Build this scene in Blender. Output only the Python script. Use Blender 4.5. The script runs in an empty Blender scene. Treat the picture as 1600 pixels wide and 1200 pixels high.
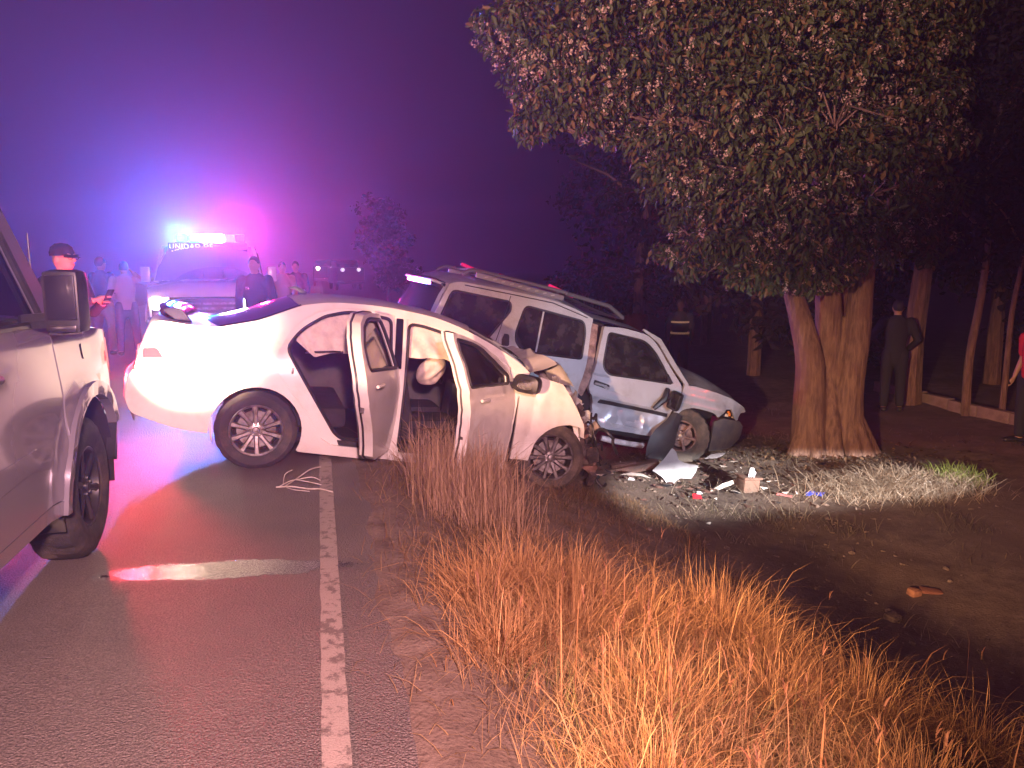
import bpy, bmesh, math, random
import numpy as np
from mathutils import Vector, Matrix, noise as mnoise
from mathutils.geometry import delaunay_2d_cdt
R = math.radians
random.seed(7); RNG = np.random.default_rng(7)
scn = bpy.context.scene; COL = scn.collection

# ------------------------------------------------------------------ camera
CAMH = 1.62
cam = bpy.data.objects.new('camera', bpy.data.cameras.new('camera')); COL.objects.link(cam)
cam.location = (0, 0, CAMH); cam.rotation_euler = (R(90 - 8.8), 0, 0)
cam.data.sensor_width = 36; cam.data.lens = 27; cam.data.clip_start = .05; cam.data.clip_end = 900
scn.camera = cam
# ------------------------------------------------------------------ night sky
w = bpy.data.worlds.new('World'); scn.world = w; w.use_nodes = True
nt = w.node_tree; nt.nodes.clear()
wo = nt.nodes.new('ShaderNodeOutputWorld'); bg = nt.nodes.new('ShaderNodeBackground')
bg.inputs['Strength'].default_value = .020
tcw = nt.nodes.new('ShaderNodeTexCoord'); sxw = nt.nodes.new('ShaderNodeSeparateXYZ'); rw_ = nt.nodes.new('ShaderNodeValToRGB')   # violet glow added to the sky, stronger at the left
nt.links.new(tcw.outputs['Generated'], sxw.inputs[0]); mrw = nt.nodes.new('ShaderNodeMapRange'); mrw.inputs[1].default_value = -1; mrw.inputs[2].default_value = 1
nt.links.new(sxw.outputs['X'], mrw.inputs[0]); nt.links.new(mrw.outputs[0], rw_.inputs[0])
e_ = rw_.color_ramp.elements; e_[0].position = .0; e_[0].color = (4.0, 1.5, 5.2, 1); e_[1].position = .62; e_[1].color = (.10, .035, .25, 1)
m_ = rw_.color_ramp.elements.new(.36); m_.color = (1.35, .42, 2.4, 1); rw_.color_ramp.interpolation = 'EASE'
nt.links.new(rw_.outputs[0], bg.inputs['Color'])
nt.links.new(bg.outputs[0], wo.inputs[0])

def spot(name, loc, target, power, col, size, blend=.3, radius=.06, sx=1.0, roll=0):
    l = bpy.data.lights.new(name, 'SPOT'); l.energy = power; l.color = col
    l.spot_size = R(size); l.spot_blend = blend; l.shadow_soft_size = radius
    o = bpy.data.objects.new(name, l); COL.objects.link(o)
    q = (Vector(target) - Vector(loc)).to_track_quat('-Z', 'Y')
    o.matrix_world = Matrix.Translation(loc) @ q.to_matrix().to_4x4() @ Matrix.Rotation(R(roll), 4, 'Z') @ Matrix.Diagonal((sx, 1, 1, 1))
    return o
def lamp(name, loc, power, col, radius=.05):
    l = bpy.data.lights.new(name, 'POINT'); l.energy = power; l.color = col; l.shadow_soft_size = radius
    o = bpy.data.objects.new(name, l); COL.objects.link(o); o.location = loc
    return o
# unseen lamps behind the photographer: amber beacon, headlight from the right, added fill spots
spot('road_fill', (.6, -1.6, 2.6), (-1.6, 3.3, .1), 4100, (1.0, .51, .53), 72, .85, .15)  # added fill for the foreground road and pickup flank
spot('amber_beacon', (-2.3, -2.4, 1.75), (.10, 4.25, .46), 7600, (1.0, .52, .28), 24, .95, .10, 3.0)
spot('headlight_beam', (5.4, -2.6, 1.35), (2.80, 8.72, -.87), 32000, (.98, .92, .94), 2.7, .7, .05, 10.5)
spot('headlight_spill', (5.4, -2.6, 1.35), (1.7, 9.6, .42), 4300, (.62, .74, 1.0), 14, .7, .05, 1.45)
spot('crown_fill', (-2.6, -2.0, 2.2), (1.9, 9.2, 4.7), 9800, (1.0, .56, .50), 35, .85, .10)  # added fill that brightens the tree crown
lamp('red_beacon', (9.5, 6.5, 1.2), 85, (1.0, .03, .03), .1)

# ------------------------------------------------------------------ exposure
scn.view_settings.view_transform = 'Standard'; scn.view_settings.look = 'None'
scn.view_settings.exposure = .22; scn.view_settings.gamma = 1
cy = scn.cycles
cy.use_denoising = True; cy.max_bounces = 6; cy.diffuse_bounces = 2; cy.glossy_bounces = 3
cy.transmission_bounces = 4; cy.transparent_max_bounces = 12; cy.volume_bounces = 0
cy.sample_clamp_indirect = 4; cy.sample_clamp_direct = 0; cy.caustics_reflective = False; cy.caustics_refractive = False
cy.use_adaptive_sampling = True; cy.adaptive_threshold = .015

# ------------------------------------------------------------------ materials
MATS = {}
def nodes(name):
    m = bpy.data.materials.new(name); m.use_nodes = True; t = m.node_tree
    b = t.nodes['Principled BSDF']; MATS[name] = m
    return m, t, b
def N(t, kind, **kw):
    n = t.nodes.new('ShaderNode' + kind)
    for k, v in kw.items():
        if k in n.inputs: n.inputs[k].default_value = v
        else: setattr(n, k, v)
    return n
def ramp(t, src, a, b, ca=(0, 0, 0, 1), cb=(1, 1, 1, 1)):
    r = t.nodes.new('ShaderNodeValToRGB'); e = r.color_ramp.elements
    e[0].position = a; e[1].position = b; e[0].color = ca; e[1].color = cb
    t.links.new(src, r.inputs[0]); return r.outputs[0]
def mixc(t, fac, a, b):
    m = t.nodes.new('ShaderNodeMix'); m.data_type = 'RGBA'
    for s, i in ((fac, 0), (a, 6), (b, 7)):
        if hasattr(s, 'is_linked'): t.links.new(s, m.inputs[i])
        else: m.inputs[i].default_value = s if i == 0 else (*s[:3], 1)
    return m.outputs[2]
def M(name, col, rough=.5, metal=0., coat=0., col2=None, vs=6., bump=0., bs=60., emit=None, es=0., spec=.5, rough2=None, lo=.42, hi=.62):
    m, t, b = nodes(name)
    b.inputs['Base Color'].default_value = (*col, 1); b.inputs['Roughness'].default_value = rough
    b.inputs['Metallic'].default_value = metal; b.inputs['Coat Weight'].default_value = coat
    b.inputs['Coat Roughness'].default_value = .06; b.inputs['Specular IOR Level'].default_value = spec
    tc = t.nodes.new('ShaderNodeTexCoord')
    if col2 is not None or rough2 is not None:
        n = N(t, 'TexNoise', Scale=vs, Detail=6., Roughness=.65); t.links.new(tc.outputs['Object'], n.inputs['Vector'])
        f = ramp(t, n.outputs['Fac'], lo, hi)
        if col2 is not None: t.links.new(mixc(t, f, col, col2), b.inputs['Base Color'])
        if rough2 is not None:
            mr = N(t, 'MapRange'); mr.inputs[3].default_value = rough; mr.inputs[4].default_value = rough2
            t.links.new(f, mr.inputs[0]); t.links.new(mr.outputs[0], b.inputs['Roughness'])
    if bump:
        n2 = N(t, 'TexNoise', Scale=bs, Detail=4.); t.links.new(tc.outputs['Object'], n2.inputs['Vector'])
        bp = N(t, 'Bump', Strength=bump, Distance=.01); t.links.new(n2.outputs['Fac'], bp.inputs['Height'])
        t.links.new(bp.outputs[0], b.inputs['Normal'])
    if emit: b.inputs['Emission Color'].default_value = (*emit, 1); b.inputs['Emission Strength'].default_value = es
    return m
def GLASS(name, tint, gloss=1.0, clear=.35, rough=.02):
    m, t, b = nodes(name); t.nodes.remove(b); out = t.nodes['Material Output']
    tr = N(t, 'BsdfTransparent'); tr.inputs[0].default_value = (*[clear * c for c in tint], 1)
    gl = N(t, 'BsdfGlossy'); gl.inputs[0].default_value = (gloss, gloss, gloss, 1); gl.inputs['Roughness'].default_value = rough
    df = N(t, 'BsdfDiffuse'); df.inputs[0].default_value = (.02, .018, .02, 1)
    tc = N(t, 'TexCoord'); nz = N(t, 'TexNoise', Scale=5., Detail=7., Roughness=.7); t.links.new(tc.outputs['Object'], nz.inputs['Vector'])
    t.links.new(mixc(t, ramp(t, nz.outputs['Fac'], .45, .75), (.012, .011, .012), (.065, .058, .055)), df.inputs[0])
    mr = N(t, 'MapRange'); mr.inputs[3].default_value = rough; mr.inputs[4].default_value = rough + .14; t.links.new(nz.outputs['Fac'], mr.inputs[0]); t.links.new(mr.outputs[0], gl.inputs['Roughness'])
    fr = N(t, 'Fresnel', IOR=1.55); a = N(t, 'MixShader'); a.inputs[0].default_value = .25 if clear > .2 else .8
    t.links.new(tr.outputs[0], a.inputs[1]); t.links.new(df.outputs[0], a.inputs[2])
    c = N(t, 'MixShader'); t.links.new(fr.outputs[0], c.inputs[0]); t.links.new(a.outputs[0], c.inputs[1]); t.links.new(gl.outputs[0], c.inputs[2])
    t.links.new(c.outputs[0], out.inputs[0]); return m
WHITE = M('white_paint', (.72, .70, .66), .28, coat=.6, col2=(.56, .52, .46), vs=3, rough2=.45, lo=.5, hi=.8)
SILVER = M('silver_paint', (.46, .48, .52), .30, .25, .6, col2=(.30, .285, .275), vs=3.2, rough2=.55, lo=.45, hi=.75)
SILVER2 = M('scraped_silver', (.46, .48, .53), .32, .25, .4, col2=(.34, .33, .34), vs=3.5, rough2=.55, lo=.5, hi=.8, bump=.06, bs=9)
PICKSIL = M('pickup_paint', (.23, .225, .275), .16, .25, .9, col2=(.18, .168, .185), vs=1.6, rough2=.24, lo=.3, hi=.85)
POLPAINT = M('police_paint', (.62, .60, .62), .25, .1, .7)
BLACKP = M('black_plastic', (.018, .018, .02), .45, col2=(.05, .045, .04), vs=12, lo=.5, hi=.8)
GLOSSBLK = M('gloss_black', (.012, .010, .016), .1, coat=.8)
RUBBER = M('tyre_rubber', (.022, .021, .021), .75, col2=(.10, .08, .06), vs=5, bump=.4, bs=90, lo=.45, hi=.75)
MUDRUB = M('dusty_rubber', (.05, .043, .036), .85, col2=(.13, .10, .075), vs=7, bump=.5, bs=60)
ALLOY = M('alloy', (.42, .40, .40), .3, .85, col2=(.20, .18, .17), vs=14)
DARKRIM = M('dark_rim', (.05, .045, .05), .4, .5, col2=(.03, .03, .03)); SHADERIM = M('muddy_shaded_alloy', (.16, .15, .15), .4, .5, col2=(.06, .05, .045), vs=11)  # second rim is muddy and further darkened for shade under the wing
STEEL = M('steel', (.25, .24, .24), .4, .8, col2=(.10, .08, .07), vs=12)
RUST = M('bare_rusty_metal', (.30, .19, .16), .7, .1, col2=(.13, .075, .06), vs=14, bump=.4)
DARKCAV = M('dark_cavity', (.010, .009, .010), .9)
TRIM = M('grey_trim', (.06, .06, .06), .7, col2=(.09, .085, .08), bump=.2, bs=200)
SEAT = M('seat_cloth', (.018, .016, .020), .9, col2=(.035, .03, .035), bump=.3, bs=120)
BAG = M('airbag_cloth', (.66, .58, .52), .8, col2=(.52, .45, .42), vs=9, bump=.5, bs=26)
CHROME = M('chrome', (.75, .75, .76), .08, 1.0)
TINT = GLASS('tinted_glass', (.5, .45, .6), 1.0, .10)
CLEAR = GLASS('window_glass', (.75, .72, .8), 1.0, .55)
REDLENS = M('red_lens', (.45, .01, .015), .12, coat=.8, emit=(1, .02, .04), es=.35)
PINKLENS = M('pale_lens', (.80, .42, .34), .12, coat=.8)
ORANGE = M('orange_lens', (.8, .25, .03), .2, coat=.5)
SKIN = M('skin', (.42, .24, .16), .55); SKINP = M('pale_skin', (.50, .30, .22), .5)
HAIR = M('dark_hair', (.015, .012, .012), .6, bump=.4, bs=200)
CLOTHBLK = M('black_cloth', (.014, .014, .018), .85, bump=.4, bs=30)
CLOTHNAVY = M('navy_cloth', (.02, .025, .055), .85, bump=.4, bs=30)
KHAKI = M('khaki_cloth', (.26, .21, .15), .85, bump=.4, bs=30)
REDCLOTH = M('red_cloth', (.55, .02, .03), .8, bump=.3, bs=30)
GREYCLOTH = M('grey_cloth', (.10, .095, .10), .85, bump=.4, bs=30)
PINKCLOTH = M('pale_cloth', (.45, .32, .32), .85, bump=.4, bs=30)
REFLECT = M('reflective_tape', (.75, .72, .6), .3, .5, emit=(1, .55, .2), es=.10)  # tape given a faint glow in place of real reflection

# ------------------------------------------------------------------ mesh helpers
class MB:
    def __init__(s): s.v = []; s.f = []; s.mi = []
    def add(s, vs, fs, mi=0):
        o = len(s.v); s.v += [tuple(map(float, p)) for p in vs]
        s.f += [tuple(i + o for i in f) for f in fs]; s.mi += [mi] * len(fs); return s
    def build(s, name, mats, parent=None, smooth=True, sharp=38):
        me = bpy.data.meshes.new(name); me.from_pydata(s.v, [], s.f)
        for m in (mats if isinstance(mats, (list, tuple)) else [mats]): me.materials.append(m)
        if any(s.mi): me.polygons.foreach_set('material_index', s.mi)
        me.update()
        if smooth:
            me.shade_smooth()
            if sharp: me.set_sharp_from_angle(angle=R(sharp))
        o = bpy.data.objects.new(name, me); COL.objects.link(o); o.parent = parent
        return o
    # --- primitives
    def panel(s, outline, lift, holes=(), res=.07, t=.02, tv=(0, 1, 0), mi=0):
        """2-D outline with holes, lifted onto a curved surface, with rims of depth t along tv."""
        loops = [resample(l, res) for l in (outline, *holes)]
        pts, edges = [], []
        for l in loops:
            o = len(pts); pts += l; edges += [(o + i, o + (i + 1) % len(l)) for i in range(len(l))]
        nb = len(pts)
        xs = [p[0] for p in loops[0]]; zs = [p[1] for p in loops[0]]
        segs = np.array([(pts[a], pts[b]) for a, b in edges])
        gx, gz = np.meshgrid(np.arange(min(xs) + res * .5, max(xs), res), np.arange(min(zs) + res * .5, max(zs), res))
        q = np.stack([gx.ravel(), gz.ravel()], 1)
        if len(q):
            ok = inpoly(q, loops[0])
            for h in loops[1:]: ok &= ~inpoly(q, h)
            q = q[ok]
        if len(q):
            a = segs[:, 0][None]; d = (segs[:, 1] - segs[:, 0])[None]; L = (d ** 2).sum(-1) + 1e-12
            tt = np.clip(((q[:, None] - a) * d).sum(-1) / L, 0, 1)
            dist = np.sqrt((((q[:, None] - a) - tt[..., None] * d) ** 2).sum(-1)).min(1)
            pts += [tuple(p) for p in q[dist > res * .45]]
        vo, eo, fo, ov, *_ = delaunay_2d_cdt([Vector(p) for p in pts], edges, [], 0, 1e-6)
        cen = np.array([[sum(vo[i][0] for i in f) / 3, sum(vo[i][1] for i in f) / 3] for f in fo])
        ok = inpoly(cen, loops[0])
        for h in loops[1:]: ok &= ~inpoly(cen, h)
        fs = []
        flip = tv[1] < 0
        for f, k in zip(fo, ok):
            if not k: continue
            a, b, c = (vo[i] for i in f)
            ar = (b[0] - a[0]) * (c[1] - a[1]) - (b[1] - a[1]) * (c[0] - a[0])
            f = tuple(f)
            if (ar < 0) != flip: f = f[::-1]
            fs.append(f)
        s.add([lift(p[0], p[1]) for p in vo], fs, mi)
        if t:
            for l in loops:
                top = [lift(*p) for p in l]; n = len(l)
                bot = [(p[0] + tv[0] * t, p[1] + tv[1] * t, p[2] + tv[2] * t) for p in top]
                s.add(top + bot, [(i, (i + 1) % n, n + (i + 1) % n, n + i) for i in range(n)], mi)
        return s
    def grid(s, rows, mi=0, closed=False):
        n = len(rows[0]); vs = [p for r in rows for p in r]; fs = []
        for i in range(len(rows) - 1):
            for j in range(n if closed else n - 1):
                k = (j + 1) % n
                fs.append((i * n + j, i * n + k, (i + 1) * n + k, (i + 1) * n + j))
        return s.add(vs, fs, mi)
    def span(s, edge, S, bow=0., crown=0., nv=14, mi=0, fn=None):
        """surface across the car between the two side edges; edge = [(x,z[,bow,crown])]"""
        rows = []
        for e in edge:
            x, z = e[0], e[1]; b = e[2] if len(e) > 2 else bow; c = e[3] if len(e) > 3 else crown
            ww = S(x, z); row = []
            for j in range(nv + 1):
                v = -1 + 2 * j / nv; k = 1 - v * v
                p = (x + b * k, v * ww, z + c * (1 - abs(v) ** 2.6))
                row.append(fn(p) if fn else p)
            rows.append(row)
        return s.grid(rows, mi)
    def box(s, c, d, rot=(0, 0, 0), bev=.0, mi=0):
        bm = bmesh.new(); bmesh.ops.create_cube(bm, size=1)
        bmesh.ops.scale(bm, vec=d, verts=bm.verts)
        if bev: bmesh.ops.bevel(bm, geom=bm.edges[:], offset=bev, segments=2, affect='EDGES', profile=.6)
        from mathutils import Euler
        mt = Matrix.Translation(c) @ Euler(rot).to_matrix().to_4x4()
        bm.transform(mt); bm.verts.index_update()
        s.add([v.co[:] for v in bm.verts], [[v.index for v in f.verts] for f in bm.faces], mi); bm.free(); return s
    def tube(s, pts, r, n=8, caps=True, mi=0, flat=1.0, ups=None):
        P = [Vector(p) for p in pts]; rr = r if isinstance(r, (list, tuple)) else [r] * len(P)
        rows = []; up = Vector(ups) if ups else None
        for i, p in enumerate(P):
            d = (P[min(i + 1, len(P) - 1)] - P[max(i - 1, 0)]).normalized()
            if up is None: up = Vector((0, 0, 1)) if abs(d.z) < .9 else Vector((1, 0, 0))
            a = d.cross(up)
            if a.length < 1e-5: a = d.cross(Vector((1, .3, .2)))
            a.normalize(); b = a.cross(d).normalized()
            if not ups: up = b
            rows.append([p + a * (rr[i] * math.cos(2 * math.pi * k / n)) + b * (rr[i] * flat * math.sin(2 * math.pi * k / n)) for k in range(n)])
        o = len(s.v); s.grid(rows, mi, True)
        if caps:
            L = len(rows); s.f += [tuple(o + k for k in range(n))[::-1], tuple(o + (L - 1) * n + k for k in range(n))]; s.mi += [mi, mi]
        return s
    def capsule(s, pts, radii, n=12, asp=1.0, fwd=(0, 1, 0)):
        """closed round-ended chain (for voxel union); asp flattens along fwd"""
        P = [Vector(p) for p in pts]; d0 = (P[1] - P[0]).normalized(); d1 = (P[-1] - P[-2]).normalized()
        Q, rr = [], []
        for k in (80, 55, 28): Q.append(P[0] - d0 * radii[0] * math.sin(R(k))); rr.append(radii[0] * math.cos(R(k)))
        Q += P; rr += list(radii)
        for k in (28, 55, 80): Q.append(P[-1] + d1 * radii[-1] * math.sin(R(k))); rr.append(radii[-1] * math.cos(R(k)))
        return s.tube(Q, rr, n, True, 0, asp, fwd)
    def ellip(s, c, r, nu=16, nv=10, mi=0):
        rows = []
        for i in range(nv + 1):
            th = math.pi * (i / nv * .998 + .001)
            rows.append([(c[0] + r[0] * math.sin(th) * math.cos(2 * math.pi * k / nu), c[1] + r[1] * math.sin(th) * math.sin(2 * math.pi * k / nu), c[2] - r[2] * math.cos(th)) for k in range(nu)])
        o = len(s.v); s.grid(rows, mi, True)
        s.f += [tuple(o + k for k in range(nu))[::-1], tuple(o + nv * nu + k for k in range(nu))]; s.mi += [mi, mi]; return s
    def lathe(s, prof, n=32, mi=0, fn=None, axis='y'):
        """profile [(r, y)] round the y axis"""
        rows = []
        for k in range(n):
            a = 2 * math.pi * k / n; ca, sa = math.cos(a), math.sin(a); row = []
            for (r, y) in prof:
                q = fn(r, y, k) if fn else r
                row.append((q * ca, y, q * sa))
            rows.append(row)
        m = len(prof); vs = [p for r in rows for p in r]; fs = []
        for i in range(n):
            for j in range(m - 1): fs.append((i * m + j, i * m + j + 1, ((i + 1) % n) * m + j + 1, ((i + 1) % n) * m + j))
        return s.add(vs, fs, mi)
def inpoly(q, poly):
    p = np.array(poly); ok = np.zeros(len(q), bool); x, y = q[:, 0], q[:, 1]; j = len(p) - 1
    for i in range(len(p)):
        xi, yi, xj, yj = p[i, 0], p[i, 1], p[j, 0], p[j, 1]
        if yi != yj: ok ^= ((yi > y) != (yj > y)) & (x < (xj - xi) * (y - yi) / (yj - yi) + xi)
        j = i
    return ok
def resample(l, res):
    out = []
    for i in range(len(l)):
        a, b = l[i], l[(i + 1) % len(l)]; d = math.hypot(b[0] - a[0], b[1] - a[1]); n = max(1, int(math.ceil(d / res)))
        out += [(a[0] + (b[0] - a[0]) * k / n, a[1] + (b[1] - a[1]) * k / n) for k in range(n)]
    return out
def rc(pts, r=.05, seg=4):
    """polygon with rounded corners; a third element overrides the radius"""
    out = []; n = len(pts)
    for i, p in enumerate(pts):
        rad = p[2] if len(p) > 2 else r
        P = Vector(p[:2]); A = Vector(pts[i - 1][:2]) - P; B = Vector(pts[(i + 1) % n][:2]) - P
        if rad <= 0: out.append(tuple(P)); continue
        ra = min(rad, A.length * .48, B.length * .48); a = P + A.normalized() * ra; b = P + B.normalized() * ra
        for k in range(seg + 1):
            t = k / seg; q = a * (1 - t) ** 2 + P * 2 * t * (1 - t) + b * t * t; out.append(tuple(q))
    return out
def cr(pts, n=6, closed=False):
    P = [Vector(p) for p in pts]; m = len(P); out = []
    for i in range(m if closed else m - 1):
        if closed: p0, p1, p2, p3 = P[i - 1], P[i], P[(i + 1) % m], P[(i + 2) % m]
        else: p0, p1, p2, p3 = P[max(i - 1, 0)], P[i], P[i + 1], P[min(i + 2, m - 1)]
        for k in range(n):
            t = k / n
            out.append(tuple(.5 * ((2 * p1) + (p2 - p0) * t + (2 * p0 - 5 * p1 + 4 * p2 - p3) * t * t + (3 * p1 - p0 - 3 * p2 + p3) * t ** 3)))
    if not closed: out.append(tuple(P[-1]))
    return out
def arc(cx, cz, r, a0, a1, n=14, rz=None):
    return [(cx + r * math.cos(R(a0 + (a1 - a0) * k / n)), cz + (rz or r) * math.sin(R(a0 + (a1 - a0) * k / n))) for k in range(n + 1)]
def itp(tab):
    a = np.array(tab); return lambda z: float(np.interp(z, a[:, 0], a[:, 1]))
def mnz(x, y, z, s=1., oct=3): return mnoise.fractal(Vector((x * s, y * s, z * s)), 1.0, 2.0, oct)

def tag(o, label=None, cat=None, group=None, kind=None):
    if label: o['label'] = label
    if cat: o['category'] = cat
    if group: o['group'] = group
    if kind: o['kind'] = kind
    return o
def thing(name, label, cat, mw=Matrix(), group=None):
    o = bpy.data.objects.new(name, None); COL.objects.link(o); o.matrix_world = mw; o.empty_display_size = .2
    return tag(o, label, cat, group)
def pose(o, ex, ey, ez):
    m = Matrix((ex, ey, ez)).transposed().to_4x4(); m.translation = o; return m

# ================================================================== SETTING
DV = Vector((-.2425, .9701, 0)).normalized(); RV = Vector((DV.y, -DV.x, 0))       # road direction and its right-hand side
def UV(u, v, z=0.): p = RV * u + DV * v; return Vector((p.x, p.y, z))
_h = itp([(-60, -.5), (-9, -.25), (-7, -.06), (-1, -.03), (.16, -.006), (.42, .012), (.62, -.03), (1.0, -.13), (1.5, -.26), (2.0, -.385), (3.0, -.68), (4.2, -.88), (6, -.87), (9, -.8), (14, -.7), (60, -.3)])
def gz(x, y, rough=True):
    u = x * RV.x + y * RV.y
    z = _h(u)
    if rough and u > .1:
        k = min(1, (u - .1) / 1.0)
        z += k * (.035 * mnz(x, y, 0, .9) + .014 * mnz(x, y, 3, 5.))
    return z
def gp(x, y, dz=0.): return Vector((x, y, gz(x, y) + dz))

# road
m, t, b = nodes('asphalt')
tc = N(t, 'TexCoord'); ob = tc.outputs['Object']
n1 = N(t, 'TexNoise', Scale=150., Detail=3.); n2 = N(t, 'TexNoise', Scale=.9, Detail=5., Roughness=.6); vo = N(t, 'TexVoronoi', Scale=95.)
n3 = N(t, 'TexNoise', Scale=3.2, Detail=6., Roughness=.7)
for n in (n1, n2, n3, vo): t.links.new(ob, n.inputs['Vector'])
c = mixc(t, ramp(t, n1.outputs['Fac'], .35, .68), (.060, .052, .048), (.20, .172, .155))
c = mixc(t, ramp(t, n2.outputs['Fac'], .35, .7), c, mixc(t, ramp(t, n1.outputs['Fac'], .3, .7), (.09, .077, .067), (.27, .22, .185)))
# wet patch: an ellipse with a ragged edge, and a broad damp area farther up the road
mp = N(t, 'Mapping'); mp.vector_type = 'TEXTURE'; mp.inputs['Location'].default_value = (-1.55, 3.93, 0); mp.inputs['Rotation'].default_value = (0, 0, R(7)); mp.inputs['Scale'].default_value = (.66, .125, 1)
t.links.new(ob, mp.inputs['Vector']); ln = N(t, 'VectorMath', operation='LENGTH'); t.links.new(mp.outputs[0], ln.inputs[0])
ad = N(t, 'Math', operation='MULTIPLY_ADD'); t.links.new(n3.outputs['Fac'], ad.inputs[0]); ad.inputs[1].default_value = .9; t.links.new(ln.outputs['Value'], ad.inputs[2])
n4 = N(t, 'TexNoise', Scale=17., Detail=6., Roughness=.75); t.links.new(ob, n4.inputs['Vector']); a4 = N(t, 'Math', operation='MULTIPLY_ADD'); t.links.new(n4.outputs['Fac'], a4.inputs[0]); a4.inputs[1].default_value = .8; t.links.new(ad.outputs[0], a4.inputs[2]); ad = a4
wet = ramp(t, ad.outputs[0], .88, 1.0, (1, 1, 1, 1), (0, 0, 0, 1)) if False else None
mr = N(t, 'MapRange'); mr.inputs[1].default_value = 1.98; mr.inputs[2].default_value = 1.72; t.links.new(ad.outputs[0], mr.inputs[0]); wet = mr.outputs[0]
sp = N(t, 'SeparateXYZ'); t.links.new(ob, sp.inputs[0])
dm = N(t, 'MapRange'); dm.inputs[1].default_value = 4.6; dm.inputs[2].default_value = 7.2; t.links.new(sp.outputs['Y'], dm.inputs[0])
c = mixc(t, wet, c, (.022, .018, .017)); t.links.new(c, b.inputs['Base Color'])
r1 = N(t, 'MapRange'); r1.inputs[3].default_value = .62; r1.inputs[4].default_value = .42; t.links.new(dm.outputs[0], r1.inputs[0])
r2 = N(t, 'Mix'); t.links.new(wet, r2.inputs[0]); t.links.new(r1.outputs[0], r2.inputs[2]); r2.inputs[3].default_value = .07
t.links.new(r2.outputs[0], b.inputs['Roughness']); wk = N(t, 'Math', operation='MULTIPLY'); t.links.new(wet, wk.inputs[0]); t.links.new(ramp(t, n1.outputs['Fac'], .36, .56), wk.inputs[1]); t.links.new(wk.outputs[0], b.inputs['Coat Weight']); b.inputs['Coat Roughness'].default_value = .12; b.inputs['Coat IOR'].default_value = 1.6
h = N(t, 'Math', operation='MULTIPLY_ADD'); t.links.new(vo.outputs['Distance'], h.inputs[0]); h.inputs[1].default_value = .8; t.links.new(n1.outputs['Fac'], h.inputs[2])
bp = N(t, 'Bump', Strength=1.0, Distance=.008); t.links.new(h.outputs[0], bp.inputs['Height']); t.links.new(bp.outputs[0], b.inputs['Normal'])
bp2 = N(t, 'Bump', Strength=.22, Distance=.006); t.links.new(h.outputs[0], bp2.inputs['Height']); t.links.new(bp2.outputs[0], b.inputs['Coat Normal'])
bs_ = N(t, 'MapRange'); bs_.inputs[3].default_value = 1.0; bs_.inputs[4].default_value = .17; t.links.new(wet, bs_.inputs[0]); t.links.new(bs_.outputs[0], bp.inputs['Strength'])
ASPHALT = m
rows = []
mb = MB(); vs_ = [-30, -12, -4] + [i * .5 for i in range(0, 40)] + [22, 26, 32, 40, 55, 80, 120, 180]
for v in vs_:
    rows.append([])
    for u in np.linspace(-7, .32, 24):
        e = .05 * mnz(v, 0, 0, 1.3) + .05 * mnz(v, 5, 0, 4.) if u > .3 else 0
        p = UV(u + e, v); rows[-1].append((p.x, p.y, 0.004 * mnz(p.x, p.y, 1, .8)))
road = tag(mb.grid(rows).build('road', ASPHALT), kind='structure')
# edge line: a worn stripe laid 4 mm above the road
m, t, b = nodes('worn_line_paint'); tc = N(t, 'TexCoord'); ob = tc.outputs['Object']
n1 = N(t, 'TexNoise', Scale=16., Detail=9., Roughness=.78); n2 = N(t, 'TexNoise', Scale=150., Detail=3.); n3 = N(t, 'TexNoise', Scale=2.2, Detail=3.)
for n in (n1, n2, n3): t.links.new(ob, n.inputs['Vector'])
s1 = N(t, 'Math', operation='MULTIPLY_ADD'); t.links.new(n3.outputs['Fac'], s1.inputs[0]); s1.inputs[1].default_value = .35; t.links.new(n1.outputs['Fac'], s1.inputs[2])
f = ramp(t, s1.outputs[0], .60, .665); f2 = mixc(t, .25, f, ramp(t, n2.outputs['Fac'], .34, .5))
c = mixc(t, f2, (.095, .08, .07), (.36, .31, .26)); t.links.new(c, b.inputs['Base Color']); b.inputs['Roughness'].default_value = .62
bp = N(t, 'Bump', Strength=.6, Distance=.006); t.links.new(n2.outputs['Fac'], bp.inputs['Height']); t.links.new(bp.outputs[0], b.inputs['Normal'])
mb = MB(); rows = []
for v in np.concatenate([np.arange(-3, 20, .08), np.arange(20, 120, 4)]):
    a = .006 * mnz(v, 0, 2, 6) ; q = .006 * mnz(v, 7, 2, 6)
    rows.append([(*UV(-.048 + a, v)[:2], .0085), (*UV(0, v)[:2], .0085), (*UV(.048 + q, v)[:2], .0085)])
tag(mb.grid(rows).build('edge_line', m), kind='structure')

# ground
m, t, b = nodes('dirt'); tc = N(t, 'TexCoord'); ob = tc.outputs['Object']
n1 = N(t, 'TexNoise', Scale=5., Detail=8., Roughness=.7); n2 = N(t, 'TexNoise', Scale=60., Detail=4.); n3 = N(t, 'TexNoise', Scale=.7, Detail=4.)
for n in (n1, n2, n3): t.links.new(ob, n.inputs['Vector'])
c = mixc(t, ramp(t, n1.outputs['Fac'], .35, .66), (.105, .072, .052), (.24, .185, .14))
c = mixc(t, ramp(t, n3.outputs['Fac'], .45, .62), c, (.15, .105, .075)); c = mixc(t, ramp(t, n2.outputs['Fac'], .55, .75), c, (.075, .052, .038))
t.links.new(c, b.inputs['Base Color']); b.inputs['Roughness'].default_value = .95
h = N(t, 'Math', operation='MULTIPLY_ADD'); t.links.new(n2.outputs['Fac'], h.inputs[0]); h.inputs[1].default_value = .35; t.links.new(n1.outputs['Fac'], h.inputs[2])
bp = N(t, 'Bump', Strength=.8, Distance=.025); t.links.new(h.outputs[0], bp.inputs['Height']); t.links.new(bp.outputs[0], b.inputs['Normal'])
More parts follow.
